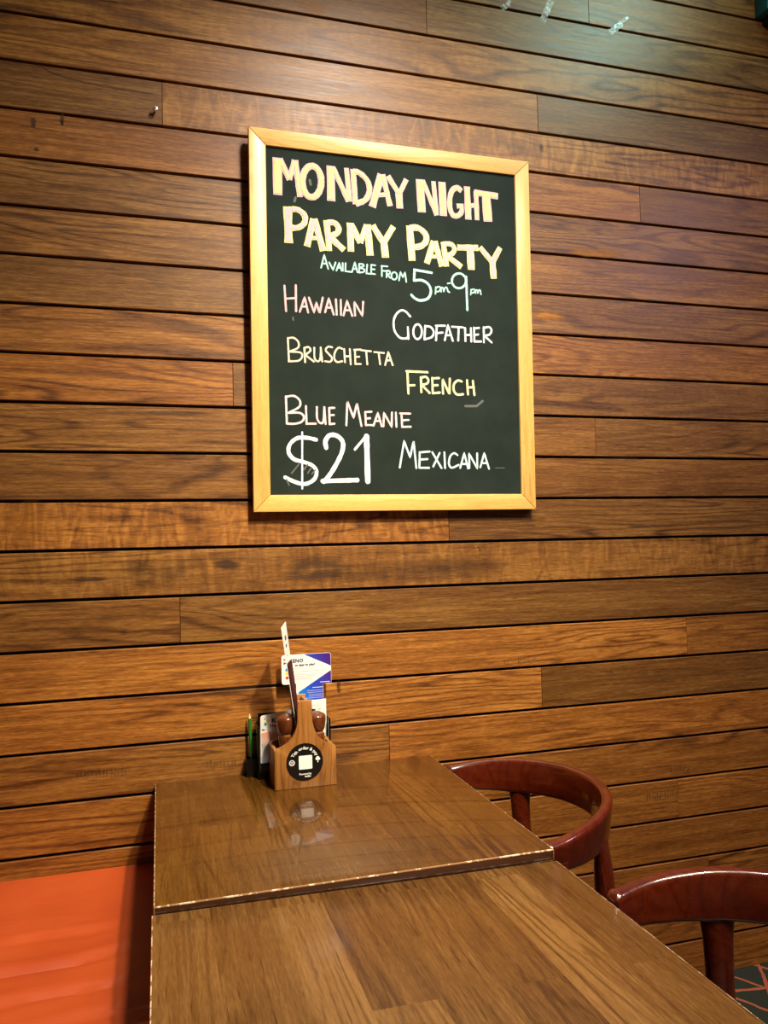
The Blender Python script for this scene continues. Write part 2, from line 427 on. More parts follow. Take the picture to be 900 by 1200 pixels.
for n in range(-9, 22):
    z1 = TOP0 - n * PITCH - GAP / 2; z0 = TOP0 - (n + 1) * PITCH + GAP / 2
    if z0 < 0: z0 = 0.0
    xs = WX0
    for (xe, tone, hue, fg) in ROWS[n]:
        xe = min(xe, WX1)
        a0, a1 = xs + 0.0004, xe - 0.0004
        c = (tone, hue, fg, random.random())
        def V(x, y, z):
            v = bm.verts.new((x, y, z)); v[lay] = c; return v
        fr = [V(a0 + BV * .6, 0, z0 + BV), V(a1 - BV * .6, 0, z0 + BV), V(a1 - BV * .6, 0, z1 - BV), V(a0 + BV * .6, 0, z1 - BV)]
        ed = [V(a0, BV, z0), V(a1, BV, z0), V(a1, BV, z1), V(a0, BV, z1)]
        bk = [V(a0, .015, z0), V(a1, .015, z0), V(a1, .015, z1), V(a0, .015, z1)]
        bm.faces.new(fr)
        for i in range(4):
            j = (i + 1) % 4
            bm.faces.new((fr[i], ed[i], ed[j], fr[j])); bm.faces.new((ed[i], bk[i], bk[j], ed[j]))
        xs = xe
vs = [bm.verts.new(q) for q in ((WX0, .0145, 0), (WX1, .0145, 0), (WX1, .0145, 3.82), (WX0, .0145, 3.82))]
bm.faces.new(vs).material_index = 1
vs = [bm.verts.new(q) for q in ((WX0, .08, 0), (WX1, .08, 0), (WX1, .08, 3.82), (WX0, .08, 3.82))]
bm.faces.new(vs).material_index = 1
BLOTCH = [(1.295, 2.218, 0.084, 0.013, 'o', 0.75), (1.128, 2.011, 0.043, 0.012, 'o', 0.8), (0.415, 1.273, 0.087, 0.034, 'd', 0.5), (0.749, 1.262, 0.237, 0.033, 'd', 0.3), (-0.171, 1.269, 0.045, 0.007, 'd', 0.7), (-0.035, 1.278, 0.026, 0.043, 'd', 0.35), (0.17, 1.294, 0.03, 0.013, 'd', 0.75), (0.432, 2.843, 0.042, 0.02, 'o', 0.35), (-0.291, 2.416, 0.006, 0.013, 'd', 0.7), (-0.284, 2.349, 0.006, 0.006, 'd', 0.9), (-0.224, 2.433, 0.005, 0.015, 'd', 0.8), (0.464, 0.957, 0.005, 0.017, 'd', 0.8), (0.356, 0.908, 0.048, 0.023, 'd', 0.25), (-0.312, 1.406, 0.058, 0.052, 'o', 0.2), (-0.013, 1.279, 0.106, 0.036, 'd', 0.25), (0.622, 0.718, 0.013, 0.006, 'd', 0.1), (1.125, 2.526, 0.007, 0.013, 'd', 0.6), (-0.086, 1.132, 0.01, 0.006, 'd', 0.7), (1.368, 1.577, 0.09, 0.013, 'd', 0.2), (0.209, 0.969, 0.1, 0.01, 'd', 0.4), (0.207, 1.033, 0.036, 0.007, 'd', 0.45)]
STREAK = [[(-0.279, 2.567), (-0.245, 2.55), (-0.198, 2.542), (-0.127, 2.534), (-0.0, 2.532)], [(-0.225, 2.434), (-0.223, 2.418)], [(0.881, 1.327), (0.889, 1.312)]]
CHATTER = [(0.951, 1.009, 1.064, 0.979), (-0.203, 0.813, -0.079, 0.761), (0.109, 0.81, 0.19, 0.754), (1.494, 0.649, 1.563, 0.611), (1.407, 0.589, 1.504, 0.532), (1.678, 0.919, 1.806, 0.894)]
YM = -0.0004
def fan(x, z, rx, rz, s, mat, n=20, jag=.18):
    c = bm.verts.new((x, YM, z)); c[lay] = (s, 0, 0, 0)
    rim = []; mid = []
    for k in range(n):
        t = 2 * math.pi * k / n; j = 1 + random.uniform(-jag, jag)
        v = bm.verts.new((x + rx * j * math.cos(t), YM, z + rz * j * math.sin(t))); v[lay] = (0, 0, 0, 0); rim.append(v)
        v = bm.verts.new((x + rx * .55 * j * math.cos(t), YM, z + rz * .55 * j * math.sin(t))); v[lay] = (s, 0, 0, 0); mid.append(v)
    for k in range(n):
        k2 = (k + 1) % n
        bm.faces.new((c, mid[k], mid[k2])).material_index = mat; bm.faces.new((mid[k], rim[k], rim[k2], mid[k2])).material_index = mat
for x, z, rx, rz, kind, s in BLOTCH: fan(x, z, rx * 1.25, rz * 1.15, min(1, s * 1.2), 2 if kind == 'd' else 3)
for st in STREAK:
    P = [Vector(q) for q in st]; prev = None
    for i, q in enumerate(P):
        d = (P[min(i + 1, len(P) - 1)] - P[max(i - 1, 0)]).normalized(); nn = Vector((-d.y, d.x)) * .003
        cur = []
        for sgn, al in ((1, 0), (0, .9), (-1, 0)):
            v = bm.verts.new((q.x + nn.x * sgn, YM, q.y + nn.y * sgn)); v[lay] = (al, 0, 0, 0); cur.append(v)
        if prev:
            for k in range(2): bm.faces.new((prev[k], prev[k + 1], cur[k + 1], cur[k])).material_index = 2
        prev = cur
for x0, z0, x1, z1 in CHATTER:      # rows of short tool marks left across the grain
    n = int((x1 - x0) / .0085)
    for k in range(n):
        t = (k + .5) / n; x = x0 + (x1 - x0) * t + random.uniform(-.002, .002); zc = (z0 + z1) / 2 + random.uniform(-.004, .004); hh = abs(z0 - z1) * random.uniform(.14, .34)
        fan(x, zc, .0032, hh, random.uniform(.12, .4), 2, 10, .4); fan(x + .0035, zc - .002, .0024, hh * .7, random.uniform(.1, .35), 4, 10, .4)
bmesh.ops.recalc_face_normals(bm, faces=bm.faces[:])
tag(link('wall_back', bm, [M_WALL, M_GAP, M_STAIN_D, M_STAIN_O, M_STAIN_L], auto=False), kind='structure')

bm = bmesh.new(); box(bm, WX0, WX1, -3.4, 0.08, -0.06, 0.0)
tag(link('floor', bm, M_CARPET), kind='structure')

# ---------------------------------------------------------------- bench seat
bench = empty('bench_seat', (-0.22, -0.95, 0))
tag(bench, 'orange-red vinyl bench seat with creases, on the left of the tables', 'bench')
bm = bmesh.new()
bx0, bx1, by0, by1, bt = -0.62, 0.06, -2.3, -0.002, 0.556
nx, ny = 34, 180
def seat_h(x, y):
    d = 0.0
    for yc, amp, wd, x0, x1, sl, wob in ((-0.335, .0035, .012, -.34, -.08, .06, 1.1), (-0.455, .0045, .011, -.60, -.05, .10, 2.3), (-0.565, .0038, .012, -.50, -.03, .09, 0.4), (-0.66, .003, .013, -.25, -.02, .05, 4.0), (-0.80, .003, .012, -.5, 0, .1, 3.0)):
        m_ = max(0, min(1, (x - x0) / .07)) * max(0, min(1, (x1 - x) / .05))
        yy = yc + sl * (x + .3) + .006 * math.sin(x * 22 + wob)
        amp *= 1.7
        d -= amp * m_ * math.exp(-((y - yy) / wd) ** 2)
        d += amp * .55 * m_ * math.exp(-((y - yy - 2.2 * wd) / (1.4 * wd)) ** 2)
    e = min(x - bx0, bx1 - x)
    rr = 0.035
    if e < rr: d -= rr - math.sqrt(max(0, rr * rr - (rr - e) ** 2))
    return d
g_ = []
for i in range(nx + 1):
    t = i / nx; x = bx0 + (bx1 - bx0) * (0.5 - 0.5 * math.cos(math.pi * t) * (1 if True else 0)) if False else bx0 + (bx1 - bx0) * t
    g_.append([bm.verts.new((x, by0 + (by1 - by0) * j / ny, bt + seat_h(x, by0 + (by1 - by0) * j / ny))) for j in range(ny + 1)])
for i in range(nx):
    for j in range(ny):
        bm.faces.new((g_[i][j], g_[i + 1][j], g_[i + 1][j + 1], g_[i][j + 1]))
zb = bt - 0.13
lo = {}
per = [g_[i][0] for i in range(nx + 1)] + [g_[nx][j] for j in range(1, ny + 1)] + [g_[i][ny] for i in range(nx - 1, -1, -1)] + [g_[0][j] for j in range(ny - 1, 0, -1)]
low = [bm.verts.new((v.co.x, v.co.y, zb)) for v in per]
for i in range(len(per)):
    j = (i + 1) % len(per); bm.faces.new((per[i], low[i], low[j], per[j]))
bm.faces.new(low[::-1])
xform(bm, Matrix.Translation((0.22, 0.95, 0)))
link('cushion', bm, M_VINYL, bench, smooth=True)
bm = bmesh.new(); box(bm, bx0 + .02, bx1 - .03, by0 + .01, by1 - .004, 0.0, zb, 0.004); xform(bm, Matrix.Translation((0.22, 0.95, 0)))
link('plinth', bm, M_MILL, bench)

# ---------------------------------------------------------------- tables
def table(name, label, cx, cy, zt, w, d, th, mtop, roll=0.0, edge=M_EDGE):
    t = empty(name, (cx, cy, 0)); tag(t, label, 'table')
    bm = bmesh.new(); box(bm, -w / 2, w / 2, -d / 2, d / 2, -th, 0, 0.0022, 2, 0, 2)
    for f_ in bm.faces:
        if f_.material_index == 0 and abs(f_.normal.z) < 0.5: f_.material_index = 1
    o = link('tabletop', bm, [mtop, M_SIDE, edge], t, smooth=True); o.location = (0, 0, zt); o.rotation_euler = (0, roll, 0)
    z1 = zt - th - abs(roll) * w / 2
    bm = bmesh.new(); lathe(bm, [(.11, z1 - .014), (.11, z1 - .002), (.035, z1 - .002)][:2], 24); link('mounting_plate', bm, M_STEEL, t, smooth=True)
    bm = bmesh.new(); lathe(bm, [(.038, .03), (.038, z1 - .012)], 24); link('column', bm, M_STEEL, t, smooth=True)
    bm = bmesh.new(); lathe(bm, [(.21, 0.0), (.215, .006), (.20, .016), (.08, .03), (.045, .04)], 40); link('base', bm, M_STEEL, t, smooth=True)
    return t
table('dining_table', 'glossy brown wooden table against the plank wall, holding the caddy', 0.3525, -0.357, 0.750, 0.734, 0.706, 0.022, M_TABLE)
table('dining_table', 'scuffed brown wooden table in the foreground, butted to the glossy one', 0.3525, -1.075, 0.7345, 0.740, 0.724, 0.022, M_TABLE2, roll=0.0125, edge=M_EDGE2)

# ---------------------------------------------------------------- chairs
def interp(tab, x):
    for (a, b), (c, d) in zip(tab, tab[1:]):
        if x <= c:
            t = (x - a) / (c - a); t = t * t * (3 - 2 * t) if False else t
            return b + (d - b) * t
    return tab[-1][1]
def chair_parts(root):
    R = 0.288
    ARM = 0.15
    # path parameter s: degrees up to +-90, then straight arm length
    ztab = [(0, .770), (20, .769), (45, .763), (60, .756), (70, .749), (80, .741), (90, .736)]
    htab = [(0, .084), (30, .085), (50, .084), (65, .076), (80, .062), (90, .052)]
    ttab = [(0, .024), (45, .026), (70, .030), (90, .036)]
    rings = []
    for k in range(-60, 61):
        s = k / 60 * 83
        a = abs(s); sg = 1 if s >= 0 else -1
        if a <= 90:
            x, y = R * math.cos(rad(a)), R * math.sin(rad(a)) * sg; nx_, ny_ = math.cos(rad(a)), math.sin(rad(a)) * sg
        else:
            q = (a - 90) / 48; x, y = -ARM * q, sg * (R - .006 * q); nx_, ny_ = 0, sg
        zt, h, t = interp(ztab, a), interp(htab, a), interp(ttab, a)
        ring = []
        for (px, pz) in rrect(t, h, min(t, h) * .36, 4):
            lean = pz * 0.12
            ring.append((x + nx_ * (px + lean), y + ny_ * (px + lean), zt - h / 2 + pz))
        rings.append(ring)
    def shrink(ring, k_, dx):
        c = sum((Vector(p_) for p_ in ring), Vector()) / len(ring)
        return [tuple(c + (Vector(p_) - c) * k_ + Vector((dx, 0, 0))) for p_ in ring]
    rings = [shrink(rings[0], .45, -.010), shrink(rings[0], .82, -.007)] + rings + [shrink(rings[-1], .82, -.007), shrink(rings[-1], .45, -.010)]
    bm = bmesh.new(); loft(bm, rings); link('back_rail', bm, M_CHAIR, root, smooth=True)
    # legs: rear pair carry the rail, front pair carry the arm ends
    for sg in (1, -1):
        for kind in ('rear', 'front'):
            if kind == 'rear':
                ang = 46; tx, ty = R * math.cos(rad(ang)), sg * R * math.sin(rad(ang)); zt = .700; bx_, by_ = tx + .035, ty + sg * .012
                prof = [(0, .040, .011), (.018, .034, .0125), (.04, .0285, .0155), (.08, .0255, .019), (.14, .024, .0215), (.35, .0235, .0225), (1.0, .016, .016)]
            else:
                tx, ty = R * math.cos(rad(77)), sg * R * math.sin(rad(77)); zt = .70; bx_, by_ = tx - .03, ty
                ang = 77; prof = [(0, .020, .018), (.06, .019, .018), (.35, .022, .021), (1.0, .015, .015)]
            rg = []
            nr = Vector((math.cos(rad(ang)), sg * math.sin(rad(ang)))); tg = Vector((-nr.y, nr.x))
            for t_, wt, wr in prof:
                z = zt * (1 - t_)
                c = Vector((tx + (bx_ - tx) * t_, ty + (by_ - ty) * t_))
                rg.append([tuple(c + tg * wt * math.cos(2 * math.pi * j / 20) + nr * wr * math.sin(2 * math.pi * j / 20)) + (z,) for j in range(20)])
            bm = bmesh.new(); loft(bm, rg[::-1]); link('leg', bm, M_CHAIR, root, smooth=True)
    bm = bmesh.new()
    rgs = []
    for z, k_ in ((.435, .985), (.445, 1.0), (.462, 1.0), (.474, .985), (.480, .93)):
        rgs.append([(-.015 + px * k_, py * k_, z) for px, py in rrect(.40, .535, .09, 6)])
    loft(bm, rgs); link('seat', bm, M_SEAT, root, smooth=True)
    bm = bmesh.new()
    pts = rrect(.37, .525, .05, 5); inn = rrect(.33, .485, .04, 5)
    a = [[bm.verts.new((-.015 + x, y, z)) for x, y in P_] for P_, z in ((pts, .375), (pts, .435), (inn, .435), (inn, .375))]
    for i in range(4):
        A, B = a[i], a[(i + 1) % 4]
        for k in range(len(A)): bm.faces.new((A[k], A[(k + 1) % len(A)], B[(k + 1) % len(A)], B[k]))
    link('seat_frame', bm, M_CHAIR, root, smooth=True)
M_SEAT = plain('seat_vinyl', (0.03, 0.012, 0.009), 0.4, bump=0.1)
ch = empty('armchair', (0.7035, -0.368, 0), (0, 0, rad(-1.5))); tag(ch, 'dark red wooden chair with a round back rail, tucked in nearest the wall', 'chair', 'dark red wooden chairs at the tables'); chair_parts(ch)
ch2 = ch.copy(); COL.objects.link(ch2); ch2.location = (0.795, -1.168, 0); ch2.rotation_euler = (0, 0, rad(18))
ch2['label'] = 'dark red wooden chair cut off by the right frame edge, beside the foreground table'
for c_ in list(ch.children):
    c2 = c_.copy(); COL.objects.link(c2); c2.parent = ch2

# ---------------------------------------------------------------- chalkboard
board = empty('chalkboard', (0.647, -0.030, 1.4305)); board.rotation_euler = (math.atan(0.0194), 0, 0)
tag(board, 'dark green chalkboard with pine frame listing Monday night meal specials', 'chalkboard')
BW, BH, FW = 0.8145, 1.0205, 0.0445
def mitre(p, m, name):
    bm = bmesh.new(); prism(bm, p, 0.0, 0.024, bevel=0.0016)
    return link(name, bm, m, board, smooth=True)
x0, x1, z0, z1 = -BW / 2, BW / 2, 0.0, BH
e_ = 0.0011
mitre([(x0, z1), (x1, z1), (x1 - FW, z1 - FW), (x0 + FW, z1 - FW)], M_PINEX, 'frame_rail')
mitre([(x0, z0), (x1, z0), (x1 - FW, z0 + FW), (x0 + FW, z0 + FW)], M_PINEX, 'frame_rail')
mitre([(x0, z0 + e_), (x0, z1 - e_), (x0 + FW, z1 - FW - e_), (x0 + FW, z0 + FW + e_)], M_PINE, 'frame_stile')
mitre([(x1, z0 + e_), (x1, z1 - e_), (x1 - FW, z1 - FW - e_), (x1 - FW, z0 + FW + e_)], M_PINE, 'frame_stile')
bm = bmesh.new(); box(bm, x0 + FW - .004, x1 - FW + .004, 0.007, 0.018, z0 + FW - .004, z1 - FW + .004)
link('slate', bm, M_SLATE, board)

CH = {'pink': chalk('chalk_pink', (0.80, 0.50, 0.55)), 'yellow': chalk('chalk_yellow', (0.82, 0.74, 0.32)), 'pale': chalk('chalk_pale_yellow', (0.82, 0.78, 0.46)),
      'rose': chalk('chalk_rose', (0.80, 0.50, 0.54)), 'mint': chalk('chalk_mint', (0.45, 0.80, 0.70)), 'white': chalk('chalk_white', (0.84, 0.88, 0.92)), 'cream': chalk('chalk_cream', (0.82, 0.68, 0.54)),
      'blush': chalk('chalk_blush', (0.82, 0.64, 0.68)), 'ice': chalk('chalk_ice', (0.64, 0.82, 0.88)), 'dust': chalk('chalk_dust', (0.5, 0.52, 0.5), 0.22)}
def catmull(P, n=5):
    out = []
    closed = (P[0] - P[-1]).length < 1e-6
    for i in range(len(P) - 1):
        p0 = P[i - 1] if i > 0 else (P[-2] if closed else P[0] * 2 - P[1])
        p3 = P[i + 2] if i + 2 < len(P) else (P[1] if closed else P[-1] * 2 - P[-2])
        p1, p2 = P[i], P[i + 1]
        for k in range(n):
            t = k / n
            out.append(0.5 * ((2 * p1) + (p2 - p0) * t + (2 * p0 - 5 * p1 + 4 * p2 - p3) * t * t + (3 * p1 - p0 - 3 * p2 + p3) * t ** 3))
    out.append(P[-1]); return out
def ribbon(bm, pts, w, y, smooth, roundcap, mat=0, rng=random):
    P = [Vector((a * 1e-4, b * 1e-4)) for a, b in pts]
    closed = (P[0] - P[-1]).length < 1e-6
    if smooth: P = catmull(P)
    def poly(vs):
        f_ = bm.faces.new([bm.verts.new((x, y, z)) for x, z in vs]); f_.material_index = mat
        f_.normal_update()
        if f_.normal.y > 0: f_.normal_flip()
    # resample for an uneven hand-drawn width
    Q = [P[0]]; st = max(w * .8, .004)
    for a, b in zip(P, P[1:]):
        n = max(1, int((b - a).length / st))
        for k in range(1, n + 1): Q.append(a + (b - a) * k / n)
    P = Q
    nn = len(P)
    hw = [w / 2 * (1 + rng.uniform(-.09, .09)) for _ in P]
    if closed: hw[-1] = hw[0]
    Lf, Rt = [], []
    for i in range(nn):
        if closed and i in (0, nn - 1): d0, d1 = (P[-1] - P[-2]).normalized(), (P[1] - P[0]).normalized()
        else:
            d0 = (P[i] - P[i - 1]).normalized() if i > 0 else (P[1] - P[0]).normalized()
            d1 = (P[i + 1] - P[i]).normalized() if i < nn - 1 else d0
        d = d0 + d1
        if d.length < 0.5: d = d1
        d.normalize(); nrm = Vector((-d.y, d.x))
        k = min(1.35, 1 / max(.3, abs(nrm.dot(Vector((-d1.y, d1.x))))))
        Lf.append(P[i] + nrm * hw[i] * k); Rt.append(P[i] - nrm * hw[i] * k)
    for i in range(nn - 1): poly([Lf[i], Lf[i + 1], Rt[i + 1], Rt[i]])
    if roundcap and not closed:
        y -= 7e-6
        for i, c in ((0, P[0]), (nn - 1, P[-1])):
            poly([c + Vector((math.cos(2 * math.pi * k / 10), math.sin(2 * math.pi * k / 10))) * hw[i] for k in range(10)])
STROKES = {
  'monday': [(257,0,[[-3313,9481],[-3311,8473]]),
    (157,0,[[-3248,9464],[-2990,8918]]),
    (141,0,[[-2990,8918],[-2847,9470]]),
    (157,0,[[-2826,9473],[-2713,8478]]),
    (182,1,[[-2124,8963],[-2142,8815],[-2189,8681],[-2259,8578],[-2345,8519],[-2434,8509],[-2518,8551],[-2585,8639],[-2627,8763],[-2641,8907],[-2623,9055],[-2576,9188],[-2506,9291],[-2421,9352],[-2332,9362],[-2248,9321],[-2180,9233],[-2137,9109],[-2124,8963]]),
    (224,0,[[-1855,9427],[-1854,8458]]),
    (149,0,[[-1797,9396],[-1365,8492]]),
    (149,0,[[-1414,9419],[-1335,8495]]),
    (157,0,[[-1230,9406],[-1173,8435]]),
    (157,1,[[-1230,9356],[-1029,9315],[-824,9126],[-768,8857],[-890,8591],[-1173,8444]]),
    (207,0,[[-419,9354],[-698,8407]]),
    (157,0,[[-384,9358],[-180,8484]]),
    (124,0,[[-539,8754],[-275,8803]]),
    (157,0,[[-233,9330],[90,8852]]),
    (149,0,[[312,9296],[81,8829]]),
    (207,0,[[82,8872],[105,8447]])],
  'night': [(240,0,[[704,9339],[753,8403]]),
    (141,0,[[794,9323],[1197,8360]]),
    (141,0,[[1116,9328],[1193,8360]]),
    (215,0,[[1373,9334],[1399,8362]]),
    (157,1,[[1970,9136],[1822,9217],[1672,9105],[1602,8857],[1606,8596],[1690,8416],[1843,8414],[1957,8521]]),
    (141,0,[[1956,8499],[1960,8706],[1811,8682]]),
    (191,0,[[2136,9286],[2162,8331]]),
    (149,0,[[2411,9183],[2430,8338]]),
    (141,0,[[2162,8726],[2397,8767]]),
    (182,0,[[2358,9142],[3103,9100]]),
    (265,0,[[2721,9118],[2770,8327]])],
  'parmy': [(224,0,[[-3054,8184],[-3036,7202]]),
    (157,1,[[-3043,8107],[-2797,8132],[-2605,8002],[-2600,7796],[-2763,7649],[-3010,7614]]),
    (182,0,[[-2357,7922],[-2543,7150]]),
    (182,0,[[-2332,7925],[-2095,7064]]),
    (116,0,[[-2436,7390],[-2269,7405]]),
    (166,0,[[-1998,7915],[-1927,7078]]),
    (157,1,[[-1982,7854],[-1779,7865],[-1663,7738],[-1708,7588],[-1933,7476]]),
    (174,0,[[-1933,7485],[-1516,7137]]),
    (191,0,[[-1336,7907],[-1324,7111]]),
    (166,0,[[-1303,7868],[-1054,7374]]),
    (149,0,[[-1054,7374],[-872,7896]]),
    (199,0,[[-846,7911],[-779,7047]]),
    (174,0,[[-698,7899],[-388,7431]]),
    (166,0,[[-93,7926],[-388,7431]]),
    (207,0,[[-387,7516],[-339,7024]])],
  'party': [(207,0,[[377,7989],[438,7000]]),
    (174,1,[[376,7929],[632,7944],[841,7799],[864,7603],[712,7443],[441,7377]]),
    (174,0,[[1091,7614],[869,6957]]),
    (166,0,[[1123,7617],[1323,6906]]),
    (108,0,[[1023,7167],[1228,7184]]),
    (157,0,[[1374,7617],[1465,6917]]),
    (141,1,[[1382,7561],[1603,7572],[1716,7459],[1653,7315],[1458,7229]]),
    (166,0,[[1467,7239],[1923,6936]]),
    (174,0,[[1805,7493],[2450,7535]]),
    (215,0,[[2197,7535],[2220,6880]]),
    (166,0,[[2498,7561],[2882,7152]]),
    (166,0,[[3136,7606],[2882,7152]]),
    (199,0,[[2879,7218],[2914,6677]])],
  'available': [(50,0,[[-2165,6602],[-2073,6959],[-1969,6586]]),
    (50,0,[[-2135,6720],[-2006,6723]]),
    (50,0,[[-1938,6763],[-1835,6569],[-1760,6778]]),
    (50,0,[[-1740,6557],[-1661,6774],[-1597,6560]]),
    (50,0,[[-1703,6638],[-1615,6644]]),
    (50,0,[[-1562,6774],[-1565,6562]]),
    (50,0,[[-1482,6780],[-1493,6560],[-1338,6552]]),
    (50,0,[[-1306,6551],[-1221,6821],[-1149,6555]]),
    (50,0,[[-1276,6639],[-1172,6648]]),
    (50,0,[[-1101,6791],[-1105,6550]]),
    (50,1,[[-1101,6791],[-992,6788],[-976,6734],[-1090,6681],[-962,6656],[-963,6585],[-1105,6546]]),
    (50,0,[[-870,6789],[-895,6543],[-793,6539]]),
    (50,0,[[-757,6790],[-761,6545],[-647,6538]]),
    (50,0,[[-757,6790],[-643,6787]]),
    (50,0,[[-759,6672],[-661,6671]]),
    (50,0,[[-451,6783],[-456,6497]]),
    (50,0,[[-463,6782],[-290,6783]]),
    (50,0,[[-453,6652],[-322,6650]]),
    (50,0,[[-309,6667],[-321,6475]]),
    (50,1,[[-309,6667],[-227,6649],[-236,6577],[-311,6555]]),
    (50,0,[[-303,6556],[-214,6467]]),
    (50,0,[[38,6414],[88,6657],[152,6510],[221,6655],[253,6390]]),
    (50,1,[[-14,6538],[-20,6502],[-35,6469],[-57,6445],[-84,6430],[-113,6428],[-140,6439],[-162,6460],[-175,6490],[-180,6525],[-174,6561],[-159,6593],[-137,6618],[-109,6633],[-81,6635],[-54,6624],[-32,6603],[-18,6573],[-14,6538]])],
  'opening_hours': [(85,0,[[1010,6707],[503,6749],[485,6446]]),
    (85,1,[[485,6446],[708,6471],[905,6372],[978,6168],[880,5967],[655,5896],[488,5953],[397,6035]]),
    (50,0,[[1129,6308],[1113,6112]]),
    (50,1,[[1129,6279],[1219,6326],[1270,6277],[1217,6192],[1131,6178]]),
    (50,1,[[1285,6181],[1287,6286],[1339,6298],[1363,6202]]),
    (50,1,[[1363,6202],[1399,6298],[1459,6315],[1492,6211],[1534,6190]]),
    (50,0,[[1488,6434],[1566,6452]]),
    (74,1,[[2045,6552],[2031,6479],[1992,6412],[1934,6360],[1864,6330],[1790,6325],[1721,6345],[1666,6389],[1630,6450],[1619,6521],[1633,6595],[1671,6661],[1729,6713],[1799,6743],[1873,6749],[1942,6729],[1998,6686],[2034,6624],[2045,6552]]),
    (78,0,[[2056,6672],[2071,5720]]),
    (47,0,[[2197,6309],[2185,6161]]),
    (47,1,[[2197,6293],[2286,6328],[2320,6281],[2266,6224],[2195,6219]]),
    (47,1,[[2340,6213],[2346,6299],[2391,6306],[2406,6225]]),
    (47,1,[[2406,6225],[2435,6305],[2479,6313],[2503,6191]])],
  'godfather': [(66,1,[[348,5428],[217,5556],[84,5579],[-59,5459],[-137,5256],[-113,4999],[28,4820],[194,4797],[278,4841]]),
    (66,0,[[286,4793],[275,5120]]),
    (66,0,[[789,5189],[760,4798]]),
    (66,1,[[788,5181],[957,5158],[1040,5022],[973,4877],[764,4802]]),
    (66,0,[[1137,5209],[1103,4796]]),
    (66,0,[[1107,5207],[1377,5223]]),
    (66,0,[[1124,4998],[1304,5024]]),
    (66,0,[[1368,4809],[1472,5248],[1609,4801]]),
    (66,0,[[1414,4953],[1561,4961]]),
    (66,0,[[1591,5206],[1934,5205]]),
    (66,0,[[1795,5197],[1774,4818]]),
    (66,0,[[1990,5188],[1995,4821]]),
    (66,0,[[2169,5198],[2174,4810]]),
    (66,0,[[1994,4992],[2169,5002]]),
    (66,0,[[2266,5212],[2270,4815]]),
    (66,0,[[2265,5195],[2420,5220]]),
    (66,0,[[2270,5007],[2389,5026]]),
    (66,0,[[2270,4819],[2473,4829]]),
    (66,0,[[2566,5249],[2565,4809]]),
    (66,1,[[2561,5224],[2739,5259],[2808,5168],[2743,5045],[2569,5003]]),
    (66,0,[[2578,5003],[2805,4817]]),
    (66,1,[[684,5015],[675,4943],[652,4879],[617,4831],[575,4804],[532,4801],[491,4824],[458,4869],[438,4930],[432,5001],[441,5073],[464,5136],[498,5185],[540,5212],[583,5214],[624,5192],[657,5147],[678,5086],[684,5015]])],
  'hawaiian': [(66,0,[[-3170,6041],[-3135,5360]]),
    (66,0,[[-2864,6075],[-2866,5376]]),
    (66,0,[[-3153,5691],[-2861,5730]]),
    (66,0,[[-2767,5363],[-2629,5764],[-2539,5358]]),
    (66,0,[[-2699,5510],[-2575,5518]]),
    (66,0,[[-2513,5764],[-2379,5376],[-2309,5639],[-2227,5358],[-2131,5790]]),
    (66,0,[[-2074,5391],[-1966,5778],[-1835,5343]]),
    (66,0,[[-2025,5526],[-1883,5527]]),
    (66,0,[[-1769,5764],[-1752,5348]]),
    (66,0,[[-1634,5761],[-1633,5348]]),
    (66,0,[[-1562,5340],[-1459,5745],[-1318,5343]]),
    (66,0,[[-1511,5488],[-1364,5485]]),
    (66,0,[[-1238,5356],[-1259,5739],[-1033,5361],[-1002,5744]])],
  'bruschetta': [(58,0,[[-3099,4640],[-3078,4016]]),
    (58,1,[[-3099,4633],[-2942,4652],[-2817,4544],[-2831,4390],[-3063,4276]]),
    (58,1,[[-3063,4276],[-2775,4266],[-2719,4166],[-2817,4046],[-3086,4012]]),
    (58,0,[[-2658,4399],[-2641,4012]]),
    (58,1,[[-2658,4395],[-2541,4423],[-2493,4330],[-2638,4204]]),
    (58,0,[[-2630,4204],[-2404,4038]]),
    (58,1,[[-2386,4412],[-2383,4143],[-2314,4049],[-2236,4099],[-2209,4305],[-2211,4428]]),
    (58,0,[[-2211,4420],[-2174,4048]]),
    (58,1,[[-1893,4448],[-2003,4458],[-2075,4361],[-1986,4257],[-1902,4153],[-1954,4054],[-2095,4059]]),
    (58,1,[[-1616,4422],[-1719,4444],[-1816,4323],[-1839,4148],[-1765,4054],[-1618,4080]]),
    (58,0,[[-1561,4417],[-1543,4056]]),
    (58,0,[[-1402,4421],[-1385,4004]]),
    (58,0,[[-1544,4219],[-1393,4226]]),
    (58,0,[[-1258,4408],[-1253,4018]]),
    (58,0,[[-1282,4407],[-1093,4424]]),
    (58,0,[[-1261,4213],[-1141,4226]]),
    (58,0,[[-1253,4022],[-1100,4028]]),
    (58,0,[[-1093,4408],[-807,4391]]),
    (58,0,[[-941,4392],[-915,4025]]),
    (58,0,[[-714,4375],[-433,4361]]),
    (58,0,[[-588,4362],[-549,4040]]),
    (58,0,[[-406,4023],[-309,4394],[-189,4036]]),
    (58,0,[[-355,4155],[-231,4169]])],
  'french': [(74,0,[[239,3883],[256,3259]]),
    (74,0,[[210,3882],[826,3878]]),
    (74,0,[[252,3486],[440,3500]]),
    (74,0,[[633,3727],[638,3311]]),
    (74,1,[[633,3715],[781,3744],[855,3647],[799,3553],[642,3519]]),
    (74,0,[[650,3520],[878,3299]]),
    (74,0,[[971,3720],[975,3290]]),
    (74,0,[[971,3712],[1167,3727]]),
    (74,0,[[975,3511],[1124,3524]]),
    (74,0,[[975,3290],[1184,3317]]),
    (74,0,[[1282,3292],[1277,3711],[1474,3278],[1496,3719]]),
    (74,1,[[1853,3655],[1741,3680],[1622,3574],[1610,3392],[1711,3278],[1893,3292]]),
